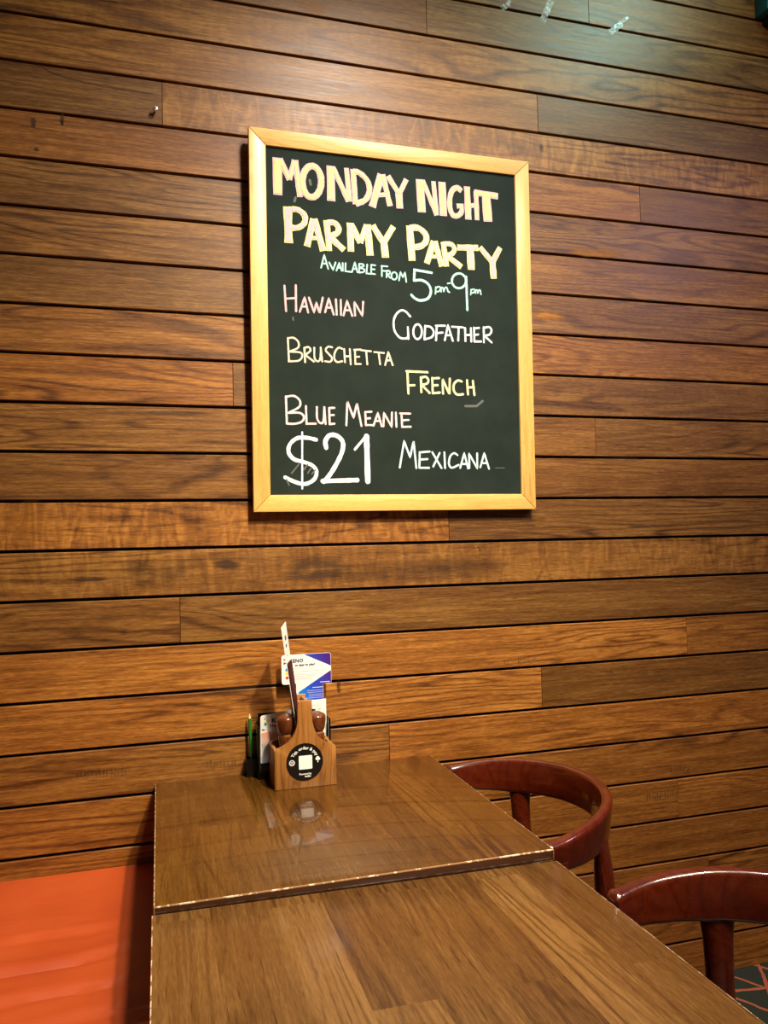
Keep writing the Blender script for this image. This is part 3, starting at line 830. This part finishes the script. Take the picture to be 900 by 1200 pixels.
    (74,0,[[2019,3698],[2041,3288]]),
    (74,0,[[2198,3684],[2237,3282]]),
    (74,0,[[2032,3487],[2224,3506]])],
  'blue': [(66,0,[[-3173,3071],[-3158,2344]]),
    (66,1,[[-3173,3062],[-2957,3091],[-2806,2974],[-2822,2801],[-3115,2634]]),
    (66,1,[[-3115,2634],[-2811,2641],[-2695,2536],[-2750,2414],[-2924,2349],[-3158,2344]]),
    (66,0,[[-2639,2828],[-2628,2356],[-2383,2361]]),
    (66,1,[[-2341,2805],[-2341,2523],[-2268,2389],[-2170,2426],[-2133,2811]]),
    (66,0,[[-2137,2811],[-2109,2358]]),
    (66,0,[[-2004,2793],[-1998,2352]]),
    (66,0,[[-2004,2793],[-1862,2801]]),
    (66,0,[[-1999,2596],[-1878,2608]]),
    (66,0,[[-1998,2356],[-1860,2372]])],
  'meanie': [(66,0,[[-1534,2335],[-1496,2991],[-1327,2547],[-1230,2946],[-1109,2322]]),
    (66,0,[[-997,2709],[-985,2351]]),
    (66,0,[[-997,2709],[-823,2723]]),
    (66,0,[[-986,2532],[-863,2544]]),
    (66,0,[[-985,2355],[-793,2355]]),
    (66,0,[[-770,2338],[-640,2696],[-535,2334]]),
    (66,0,[[-713,2472],[-565,2475]]),
    (66,0,[[-485,2330],[-464,2701],[-248,2317],[-232,2715]]),
    (66,0,[[-120,2718],[-109,2320]]),
    (66,0,[[43,2691],[55,2328]]),
    (66,0,[[1,2699],[302,2697]]),
    (66,0,[[54,2507],[252,2521]]),
    (66,0,[[55,2323],[305,2333]])],
  'price': [(119,1,[[-2372,1927],[-2604,1975],[-2887,1962],[-3084,1795],[-3122,1580],[-2982,1401],[-2723,1326],[-2484,1232],[-2377,1068],[-2446,860],[-2688,739],[-2948,787],[-3226,915]]),
    (57,0,[[-2750,2124],[-2772,614]]),
    (141,1,[[-2102,1713],[-2121,1896],[-1999,2055],[-1794,2041],[-1644,1881],[-1657,1640],[-1797,1333],[-2002,1005],[-2183,800]]),
    (141,0,[[-2213,817],[-1257,844]]),
    (84,0,[[-1306,1679],[-995,2037]]),
    (176,0,[[-972,2037],[-957,809]])],
  'mexicana': [(66,0,[[-35,1194],[105,1930],[271,1483],[383,1934],[449,1183]]),
    (66,0,[[557,1621],[539,1188]]),
    (66,0,[[557,1621],[853,1647]]),
    (66,0,[[553,1418],[782,1434]]),
    (66,0,[[539,1188],[825,1190]]),
    (66,0,[[929,1625],[1194,1187]]),
    (66,0,[[1150,1614],[950,1231]]),
    (66,0,[[1290,1629],[1301,1188]]),
    (66,1,[[1683,1556],[1581,1609],[1463,1517],[1419,1312],[1500,1194],[1711,1277]]),
    (66,0,[[1758,1190],[1889,1613],[1998,1178]]),
    (66,0,[[1819,1305],[1976,1306]]),
    (66,0,[[2038,1192],[2037,1601],[2280,1180],[2284,1612]]),
    (66,0,[[2375,1217],[2503,1619],[2643,1172]]),
    (66,0,[[2437,1333],[2597,1334]])],
  'smudge': [(70,0,[[1952,2955],[2299,2964],[2486,3113]]),
    (22,0,[[2834,1196],[3127,1198]]),
    (40,0,[[-3052,1023],[-2854,1260]]),
    (40,0,[[-2726,1110],[-2614,1262]]),
    (40,0,[[-2618,1024],[-2529,1154]]),
    (40,0,[[-2509,1003],[-2411,1111]]),
    (40,0,[[-3184,851],[-3122,701]]),
    (66,0,[[-2833,8453],[-2864,8347]]),
    (66,0,[[-2441,8970],[-2414,8841]]),
    (39,0,[[-2953,5206],[-2947,5123]])],
}

BASE_Y = 0.0064
def lettering(key, name, col, label):
    bm = bmesh.new(); n = 0
    for w, sm, pts in STROKES[key]:
        ribbon(bm, pts, w * .86e-4, BASE_Y - n * 1.6e-5, sm, True); n += 1
    tag(link(name, bm, CH[col], board, auto=False), label)
def outlined(key, name, out, inn, edge, label):
    bm = bmesh.new(); n = 0
    for w, sm, pts in STROKES[key]:
        ribbon(bm, pts, w * 1e-4, BASE_Y - n * 1.2e-5, sm, False, 0); n += 1
    for w, sm, pts in STROKES[key]:
        q = pts
        if not sm or pts[0] != pts[-1]:     # pull the fill back from the ends of the outline
            A, B = Vector(pts[0]), Vector(pts[1]); d = (B - A); A2 = A + d.normalized() * min(edge * 1e4, d.length * .3)
            C, D = Vector(pts[-1]), Vector(pts[-2]); d = (D - C); C2 = C + d.normalized() * min(edge * 1e4, d.length * .3)
            q = [tuple(A2)] + list(pts[1:-1]) + [tuple(C2)]
        ribbon(bm, q, max(w * 1e-4 - 2 * edge, .003), BASE_Y - .0006 - n * 1.2e-5, sm, False, 1); n += 1
    tag(link(name, bm, [CH[out], CH[inn]], board, auto=False), label)
outlined('monday', 'chalk_heading', 'pink', 'yellow', .0040, 'MONDAY in yellow chalk outlined pink')
outlined('night', 'chalk_heading', 'pink', 'yellow', .0040, 'NIGHT in yellow chalk outlined pink')
outlined('parmy', 'chalk_heading', 'yellow', 'pink', .0034, 'PARMY in pink chalk outlined yellow')
outlined('party', 'chalk_heading', 'yellow', 'pink', .0034, 'PARTY in pink chalk outlined yellow')
lettering('available', 'chalk_text', 'mint', 'AVAILABLE FROM in mint chalk')
lettering('opening_hours', 'chalk_text', 'mint', '5pm-9pm in mint chalk')
lettering('godfather', 'chalk_text', 'white', 'GODFATHER in white chalk')
lettering('hawaiian', 'chalk_text', 'rose', 'HAWAIIAN in pink chalk')
lettering('bruschetta', 'chalk_text', 'cream', 'BRUSCHETTA in cream chalk')
lettering('french', 'chalk_text', 'pale', 'FRENCH in pale yellow chalk')
lettering('blue', 'chalk_text', 'blush', 'BLUE in pinkish chalk')
lettering('meanie', 'chalk_text', 'blush', 'MEANIE in pinkish chalk')
lettering('price', 'chalk_price', 'white', 'large $21 in white chalk')
lettering('mexicana', 'chalk_text', 'ice', 'MEXICANA in pale blue chalk')
for w, sm, pts in STROKES['smudge']:
    bm = bmesh.new(); ribbon(bm, pts, w * 1e-4, BASE_Y - .00005, sm, True); tag(link('chalk_smudge', bm, CH['dust'], board, auto=False), 'faint smear of rubbed chalk')

# ---------------------------------------------------------------- wooden caddy
TZ = 0.7502
cad = empty('condiment_caddy', (0.340, -0.122, TZ)); tag(cad, 'wooden caddy with raised handle and round black sticker, standing on the glossy table', 'caddy')
def side_prof(w, sh, hz):
    pts = [(-w / 2, 0), (w / 2, 0), (w / 2, sh - .004), (w / 2 - .006, sh + .001)]
    for i in range(13):
        t = i / 12
        # concave sweep from the shoulder up into the handle
        x = (w / 2 - .006) * (1 - t) ** 2.0 + 2 * (1 - t) * t * (.026) + t * t * .0185
        z = (sh + .001) * (1 - t) ** 2.0 + 2 * (1 - t) * t * (sh + .010) + t * t * (sh + .062)
        if i: pts.append((x, z))
    pts += [(.0178, hz - .02), (.0178, hz)]
    L_ = [(-x, z) for x, z in pts[2:]][::-1]
    return pts + L_
off = -.006
PW, SH, HZ = 0.152, 0.097, 0.2095
bm = bmesh.new(); prism(bm, side_prof(PW, SH, HZ), -.047, -.036, bevel=.001); front = link('front_panel', bm, M_CADDY, cad, smooth=True)
bm = bmesh.new(); prism(bm, side_prof(PW, SH, HZ), .036, .047, bevel=.001); link('rear_panel', bm, M_CADDY, cad, smooth=True)
for sx in (-1, 1):
    bm = bmesh.new(); xa, xb = sorted((sx * (PW / 2 - .001), sx * (PW / 2 - .009))); box(bm, xa, xb, -.0355, .0355, 0.0, SH - .004, .0008); link('side_panel', bm, M_CADDY, cad, smooth=True)
bm = bmesh.new(); box(bm, -.0665, .0665, -.0355, .0355, .002, .008); link('bottom_panel', bm, M_CADDY, cad)
bm = bmesh.new(); box(bm, .004, .0135, -.0355, .0355, HZ - .024, HZ - .002, .003); link('carry_bar', bm, M_CADDY, cad, smooth=True)
# sticker disc on the front
st = empty('sticker', (-.0025, -.0472, .062)); st.parent = cad
bm = bmesh.new(); lathe(bm, [(.0452, 0), (.0452, .0008)], 56); xform(bm, Matrix.Rotation(rad(90), 4, 'X')); d_ = link('sticker', bm, M_STICK, cad, smooth=True, loc=(-.0025, -.0472, .062))
bpy.data.objects.remove(st)
def on_sticker(name, bm, m, dx=0, dz=0):
    return link(name, bm, m, d_, loc=(dx, -.0010, dz), auto=False)
on_sticker('sticker_text', text_bm('Tap, order & pay', .0108, bend=.0335, spacing=1.02, bold=.0002), M_SWHITE)
bm = bmesh.new(); f_ = bm.faces.new([bm.verts.new((x, 0, z)) for x, z in rrect(.033, .033, .002, 3)]); 
if f_.normal.y > 0: f_.normal_flip()
on_sticker('white_square', bm, M_SWHITE, .0018, -.001)
def annulus(bm, r0, r1, n=28, y=0.0):
    A = [[bm.verts.new((rr * math.cos(2 * math.pi * k / n), y, rr * math.sin(2 * math.pi * k / n))) for k in range(n)] for rr in (r0, r1)]
    for k in range(n):
        f_ = bm.faces.new((A[0][k], A[0][(k + 1) % n], A[1][(k + 1) % n], A[1][k])); f_.normal_update()
        if f_.normal.y > 0: f_.normal_flip()
def rect(bm, x0, x1, z0, z1, y=0.0, mat=0):
    f_ = bm.faces.new([bm.verts.new(q) for q in ((x0, y, z0), (x1, y, z0), (x1, y, z1), (x0, y, z1))]); f_.material_index = mat; f_.normal_update()
    if f_.normal.y > 0: f_.normal_flip()
    return f_
def polyf(bm, pts, y=0.0, mat=0):
    f_ = bm.faces.new([bm.verts.new((x, y, z)) for x, z in pts]); f_.material_index = mat; f_.normal_update()
    if f_.normal.y > 0: f_.normal_flip()
bm = bmesh.new(); annulus(bm, .0052, .0070); rect(bm, -.0036, .0036, .0008, .0024); rect(bm, -.0036, .0036, -.0026, -.0010); on_sticker('ring_icon', bm, M_SWHITE, -.0315, .000)
bm = bmesh.new()
for cx, cz, rr in ((.0, .004, .0042), (-.0028, .002, .003), (.003, .0018, .003)):
    polyf(bm, [(cx + rr * math.cos(2 * math.pi * k / 14), cz + rr * math.sin(2 * math.pi * k / 14)) for k in range(14)], -.00001 * cx * 100)
rect(bm, -.001, .0012, -.0068, .002, -.00003); on_sticker('hand_icon', bm, M_SWHITE, .0322, .003)
on_sticker('sticker_text', text_bm('Powered by', .0062, bold=.00015), M_SWHITE, .001, -.0288)
on_sticker('sticker_text', text_bm('me&u', .0064, bold=.0002), M_SWHITE, .007, -.0345)

# two mills
def mill(x, y, label, sc=1.0):
    t = empty('pepper_mill', (x, y, TZ + .0084)); tag(t, label, 'mill')
    bm = bmesh.new(); lathe(bm, [(.0, 0), (.022, 0), (.0235, .003), (.0235, .02), (.019, .045), (.0175, .07), (.0195, .095), (.0205, .107), (.0195, .111), (.0, .111)], 36, cap=False); link('body', bm, M_MILL, t, smooth=True)
    bm = bmesh.new(); lathe(bm, [(.0165, .1105), (.0165, .116)], 32); link('collar', bm, M_METALW, t, smooth=True)
    bm = bmesh.new(); lathe(bm, [(.0, .1155), (.017, .1155), (.0200, .120), (.0225, .130), (.0240, .142), (.0243, .150), (.0236, .1535), (.0222, .1548), (.0218, .1562), (.014, .1610), (.007, .1640), (.0, .1648)], 36, cap=False); link('head', bm, M_MILL, t, smooth=True)
    return t
M_METALW = plain('mill_collar', (0.35, 0.14, 0.05), 0.2, coat=0.5)
mill(.3010, -.122, 'brown wooden mill in the caddy, left of its handle')
mill(.3770, -.122, 'brown wooden mill in the caddy, right of its handle')

# menus standing edge-on between the mills
def leaf(name, label, cat, mat, quad, th, extra=None):
    """quad: near-bottom, far-bottom, far-top, near-top"""
    q = [Vector(v) for v in quad]; n = (q[1] - q[0]).cross(q[3] - q[0]).normalized() * th / 2
    bm = bmesh.new()
    a = [bm.verts.new(v + n) for v in q]; b = [bm.verts.new(v - n) for v in q]
    bm.faces.new(a); bm.faces.new(b[::-1])
    for i in range(4): bm.faces.new((a[i], b[i], b[(i + 1) % 4], a[(i + 1) % 4]))
    o = link(name, bm, mat); tag(o, label, cat); return o, q, n
zb_ = TZ + .009
w_, q_, n_ = leaf('menu_card', 'tall white menu card standing edge-on in the caddy', 'menu', M_WHITE, [(.3390, -.152, zb_), (.3545, -.092, zb_), (.3095, -.085, 1.147), (.2875, -.155, 1.139)], .0012)
side = n_.normalized() * (1 if n_.x > 0 else -1)
bm = bmesh.new()
def on_leaf(u0, u1, v0, v1):
    def P(u_, v_):
        a = q_[0].lerp(q_[1], u_); b = q_[3].lerp(q_[2], u_); return a.lerp(b, v_) + side * .0009
    bm.faces.new([bm.verts.new(P(*k)) for k in ((u0, v0), (u1, v0), (u1, v1), (u0, v1))])
for v0, v1, u0, u1 in ((.90, .93, .35, .62), (.855, .875, .3, .7), (.80, .812, .3, .7), (.755, .762, .3, .75), (.72, .727, .3, .75), (.69, .697, .3, .75)): on_leaf(u0, u1, v0, v1)
link('print', bm, M_INK, w_, auto=False)
leaf('menu_card', 'dark maroon menu standing edge-on in the caddy, beside the tall white card', 'menu', M_MAROON, [(.3424, -.154, zb_), (.3569, -.098, zb_), (.3214, -.093, 1.052), (.3028, -.156, 1.052)], .0020)

# ---------------------------------------------------------------- black leaflet holder by the wall
hold = empty('leaflet_holder', (0.333, -.035, TZ)); tag(hold, 'black plastic leaflet holder between the caddy and the wall', 'leaflet holder')
def hpart(name, *b, bev=.001):
    bm = bmesh.new(); box(bm, b[0] - .333, b[1] - .333, b[2] + .035, b[3] + .035, b[4] - TZ, b[5] - TZ, bev); return link(name, bm, M_BLACK, hold, smooth=True)
hpart('base', .2365, .427, -.066, -.008, TZ, .758)
hpart('back_plate', .2445, .424, -.0115, -.0085, .7575, .905)
hpart('side_wall', .2365, .2425, -.062, -.008, .7575, .882, bev=.0025)
hpart('side_wall', .4215, .427, -.062, -.008, .7575, .888, bev=.0025)
hpart('front_lip', .2425, .4215, -.0655, -.062, .7575, .79)
hpart('divider', .330, .333, -.062, -.012, .7575, .86)
# pencil cup: open box
bm = bmesh.new()
cx0, cx1, cy0, cy1, cz0, cz1, cw = .2105, .2365, -.034, -.006, TZ, .7955, .0025
o_ = [(cx0, cy0), (cx1, cy0), (cx1, cy1), (cx0, cy1)]; i_ = [(cx0 + cw, cy0 + cw), (cx1 - cw, cy0 + cw), (cx1 - cw, cy1 - cw), (cx0 + cw, cy1 - cw)]
A = [[bm.verts.new((x - .333, y + .035, z - TZ)) for x, y in P_] for P_, z in ((o_, cz0), (o_, cz1), (i_, cz1), (i_, cz0 + .004))]
for i in range(3):
    for k in range(4): bm.faces.new((A[i][k], A[i][(k + 1) % 4], A[i + 1][(k + 1) % 4], A[i + 1][k]))
bm.faces.new(A[0][::-1]); bm.faces.new(A[3])
es = [e for e in bm.edges if abs(e.verts[0].co.z - e.verts[1].co.z) > .03 and e.verts[0].co.y < .01]
link('pencil_cup', bm, M_BLACK, hold)
# pencil
pen = empty('pencil', (.2262, -.0215, TZ + .0045)); tag(pen, 'short green pencil upright in the leaflet holder cup', 'pencil')
pen.rotation_euler = (rad(-2), rad(-1.6), 0)
bm = bmesh.new(); lathe(bm, [(.0042, 0), (.0042, .141)], 6); link('barrel', bm, M_PENCIL, pen)
bm = bmesh.new(); lathe(bm, [(.0038, .141), (.0012, .1525)], 12); link('sharpened_tip', bm, M_TIP, pen, smooth=True)
bm = bmesh.new(); lathe(bm, [(.0012, .1525), (.0003, .156)], 10); link('lead', bm, M_LEAD, pen, smooth=True)

# leaflets
def card(name, label, pts, y, th=.0009, mat=None):
    bm = bmesh.new(); prism(bm, pts, y, y + th); o = link(name, bm, mat or M_WHITE); tag(o, label, 'leaflet'); return o
def arcpts(cx, cz, rr, a0, a1, n=5): return [(cx + rr * math.cos(rad(a0 + (a1 - a0) * i / n)), cz + rr * math.sin(rad(a0 + (a1 - a0) * i / n))) for i in range(n + 1)]
yc = -.030
pts = [(.343, .762), (.4155, .762), (.4155, .9745)] + [(.4375, .9745)] + arcpts(.4305, 1.0475, .007, 0, 90) + arcpts(.3125, 1.0475, .007, 90, 180) + arcpts(.3125, .9845, .007, 180, 270) + [(.343, .978)]
big = card('leaflet', 'large white and blue leaflet with an arrow design, tallest in the holder', pts, yc)
def ink(name, parent, mat, build, y):
    bm = bmesh.new(); build(bm); xform(bm, Matrix.Translation((0, y, 0))); return link(name, bm, mat, parent, auto=False)
tipx, tipz = .4365, 1.0165
TOPR = arcpts(.4300, 1.0470, .0068, 0, 90)
ink('blue_panel', big, M_GRAD, lambda b: polyf(b, [(.3655, 1.0538), (.4368, 1.0200)] + TOPR[0:1] + TOPR[1:]), yc - .0003)
ink('blue_panel', big, M_GRAD, lambda b: polyf(b, [(.3435, .940), (.350, .9565), (.4368, 1.0080), (.4368, .9752), (.4150, .9752), (.4150, .925), (.3435, .925)]), yc - .0003)
def pr(bm, s, size, x, z, y, **k):
    t = text_bm(s, size, **k); me = bpy.data.meshes.new('t'); t.to_mesh(me); t.free()
    me.transform(Matrix.Translation((x, y, z))); bm.from_mesh(me); bpy.data.meshes.remove(me)
def lines(bm, x0, x1, zs, h, y=0.0):
    for z in zs: rect(bm, x0, x1, z - h / 2, z + h / 2, y)
ink('heading', big, M_INK, lambda b: pr(b, 'KENO', .0125, .3445, 1.0375, 0, bold=.0006, spacing=1.12), yc - .0003)
ink('heading', big, M_INK, lambda b: pr(b, 'so easy to play!', .0085, .3675, 1.0265, 0, bold=.0003), yc - .0003)
ink('small_print', big, M_GREY, lambda b: (lines(b, .335, .362, [1.0185], .0011), lines(b, .335, .424, [1.0098], .0011), lines(b, .335, .398, [1.0015, .9975], .0011), lines(b, .335, .384, [.993, .9895], .0011)), yc - .0003)
def dots(b, c, z): polyf(b, [(.3195 + .0042 * math.cos(2 * math.pi * k / 16), z + .0042 * math.sin(2 * math.pi * k / 16)) for k in range(16)])
ink('dot', big, M_BLUE, lambda b: dots(b, 0, 1.016), yc - .0003)
ink('dot', big, M_YELLOW, lambda b: rect(b, .3155, .3225, 1.0025, 1.0105), yc - .0003)
ink('dot', big, M_RED, lambda b: dots(b, 0, .995), yc - .0003)
ink('logo', big, M_RED, lambda b: polyf(b, [(.311, 1.046), (.311, 1.0385), (.317, 1.0425)]), yc - .0003)
ink('logo', big, M_INK, lambda b: polyf(b, [(.311, 1.036), (.311, 1.029), (.319, 1.0335)]), yc - .0003)
ink('small_print', big, M_LILAC, lambda b: (lines(b, .407, .433, [.9785], .002), lines(b, .386, .4145, [.9655], .002), lines(b, .372, .4145, [.958, .953], .0011), lines(b, .376, .4145, [.9475, .943], .0011), lines(b, .368, .4145, [.9385], .001)), yc - .0004)
# white leaflet in the right pocket
ys = -.043
small = card('leaflet', 'white leaflet in the right pocket of the holder, behind the mill right of the handle', [(.338, .762), (.4195, .762), (.4195, .9365), (.338, .9335)], ys)
ink('heading', small, M_GREY, lambda b: pr(b, 'KENO', .0105, .3875, .9195, 0, spacing=1.1), ys - .0003)
ink('print', small, M_STICK, lambda b: (polyf(b, [(.3795, .912), (.3835, .913), (.387, .911), (.390, .913), (.391, .908), (.387, .9045), (.3875, .900), (.382, .9005), (.384, .905), (.380, .907)])), ys - .0003)
ink('print', small, M_LIME, lambda b: rect(b, .397, .405, .9085, .9125), ys - .0003)
# left leaflet
yl = -.052
left = card('leaflet', 'white and pink leaflet in the left pocket of the holder, behind the pencil', [(.2450, .762), (.3285, .762), (.3285, .9165)] + [(.2495, .9075), (.2455, .9035)], yl)
ink('photo_print', left, M_PHOTO, lambda b: polyf(b, [(.2475, .800), (.328, .800), (.328, .868), (.300, .862), (.27, .866), (.2475, .862)]), yl - .0003)
ink('heading', left, M_INK, lambda b: pr(b, 'KENO', .0145, .2955, .8925, 0, bold=.0009, spacing=1.12), yl - .0003)
ink('heading', left, M_RED, lambda b: pr(b, 'Heads', .0135, .2860, .8795, 0, bold=.0005), yl - .0003)
ink('small_print', left, M_GREY, lambda b: (lines(b, .262, .328, [.8695], .0012), lines(b, .252, .328, [.872], .0006)), yl - .0003)
ink('logo', left, M_RED, lambda b: polyf(b, [(.255, .901), (.255, .8955), (.2595, .898)]), yl - .0003)
ink('logo', left, M_YELLOW, lambda b: polyf(b, [(.261, .8985), (.261, .8875), (.2705, .893)]), yl - .0003)
ink('logo', left, M_BLUE, lambda b: polyf(b, [(.2555, .8905), (.2555, .880), (.264, .885)]), yl - .0003)
ink('border', left, M_INK, lambda b: lines(b, .249, .256, [.871], .003), yl - .0004)

# ---------------------------------------------------------------- small things on the wall
scw = empty('screw', (0.0035, 0, 2.4845)); tag(scw, 'pale screw sticking out of the wall, upper left of the chalkboard', 'screw')
bm = bmesh.new(); lathe(bm, [(.0028, -.004), (.0028, .014)], 14); xform(bm, Matrix.Rotation(rad(90), 4, 'X')); link('shank', bm, M_METAL, scw, smooth=True)
bm = bmesh.new(); lathe(bm, [(.0045, .013), (.0072, .0145), (.0074, .0165), (.0055, .019), (.0018, .0198)], 20); xform(bm, Matrix.Rotation(rad(90), 4, 'X')); link('head', bm, M_SCREWW, scw, smooth=True) if False else link('head', bm, M_METAL, scw, smooth=True)
bm = bmesh.new(); rect(bm, -.0035, .0035, -.0007, .0007, -.0199); rect(bm, -.0007, .0007, -.0035, .0035, -.02); link('slot', bm, M_STEEL, scw, auto=False)
def tape(label, strips):
    bm = bmesh.new()
    for k, (x0, z0, x1, z1, w) in enumerate(strips):
        a, b = Vector((x0, z0)), Vector((x1, z1)); d = (b - a).normalized(); nn = Vector((-d.y, d.x)) * w / 2
        prev = None
        for i in range(9):
            c = a.lerp(b, i / 8); y = -.0006 - .0011 * k - .0016 * abs(math.sin(i * 1.7 + k)); ww = 1 + .12 * math.sin(i * 2.1 + k)
            cur = (bm.verts.new((c.x + nn.x * ww, y, c.y + nn.y * ww)), bm.verts.new((c.x - nn.x * ww, y - .0012 * math.sin(i), c.y - nn.y * ww)))
            if prev: bm.faces.new((prev[0], prev[1], cur[1], cur[0]))
            prev = cur
    tag(link('sticky_tape', bm, M_TAPE, smooth='all'), label, 'tape', 'old tape scraps near the top of the wall')
tape('leftmost scrap of clear tape near the top of the wall', [(1.006, 2.937, 1.030, 2.957, .016), (1.024, 2.950, 1.046, 2.985, .010)])
tape('middle scrap of clear tape near the top of the wall', [(1.140, 2.918, 1.176, 3.000, .020)])
tape('rightmost scrap of clear tape near the top of the wall', [(1.372, 2.922, 1.420, 2.962, .018), (1.392, 2.945, 1.442, 2.985, .010)])
tb = empty('wall_sign', (2.3, 0, 3.066)); tag(tb, 'dark teal board at the top right corner of the wall', 'board')
bm = bmesh.new(); box(bm, -.366, .45, -.055, -.001, 0, .62, .003); link('panel', bm, M_TEAL, tb, smooth=True)
bm = bmesh.new(); box(bm, -.34, .44, -.070, -.004, -.022, -.0005, .003); link('bottom_trim', bm, M_BLACKEDGE, tb, smooth=True)
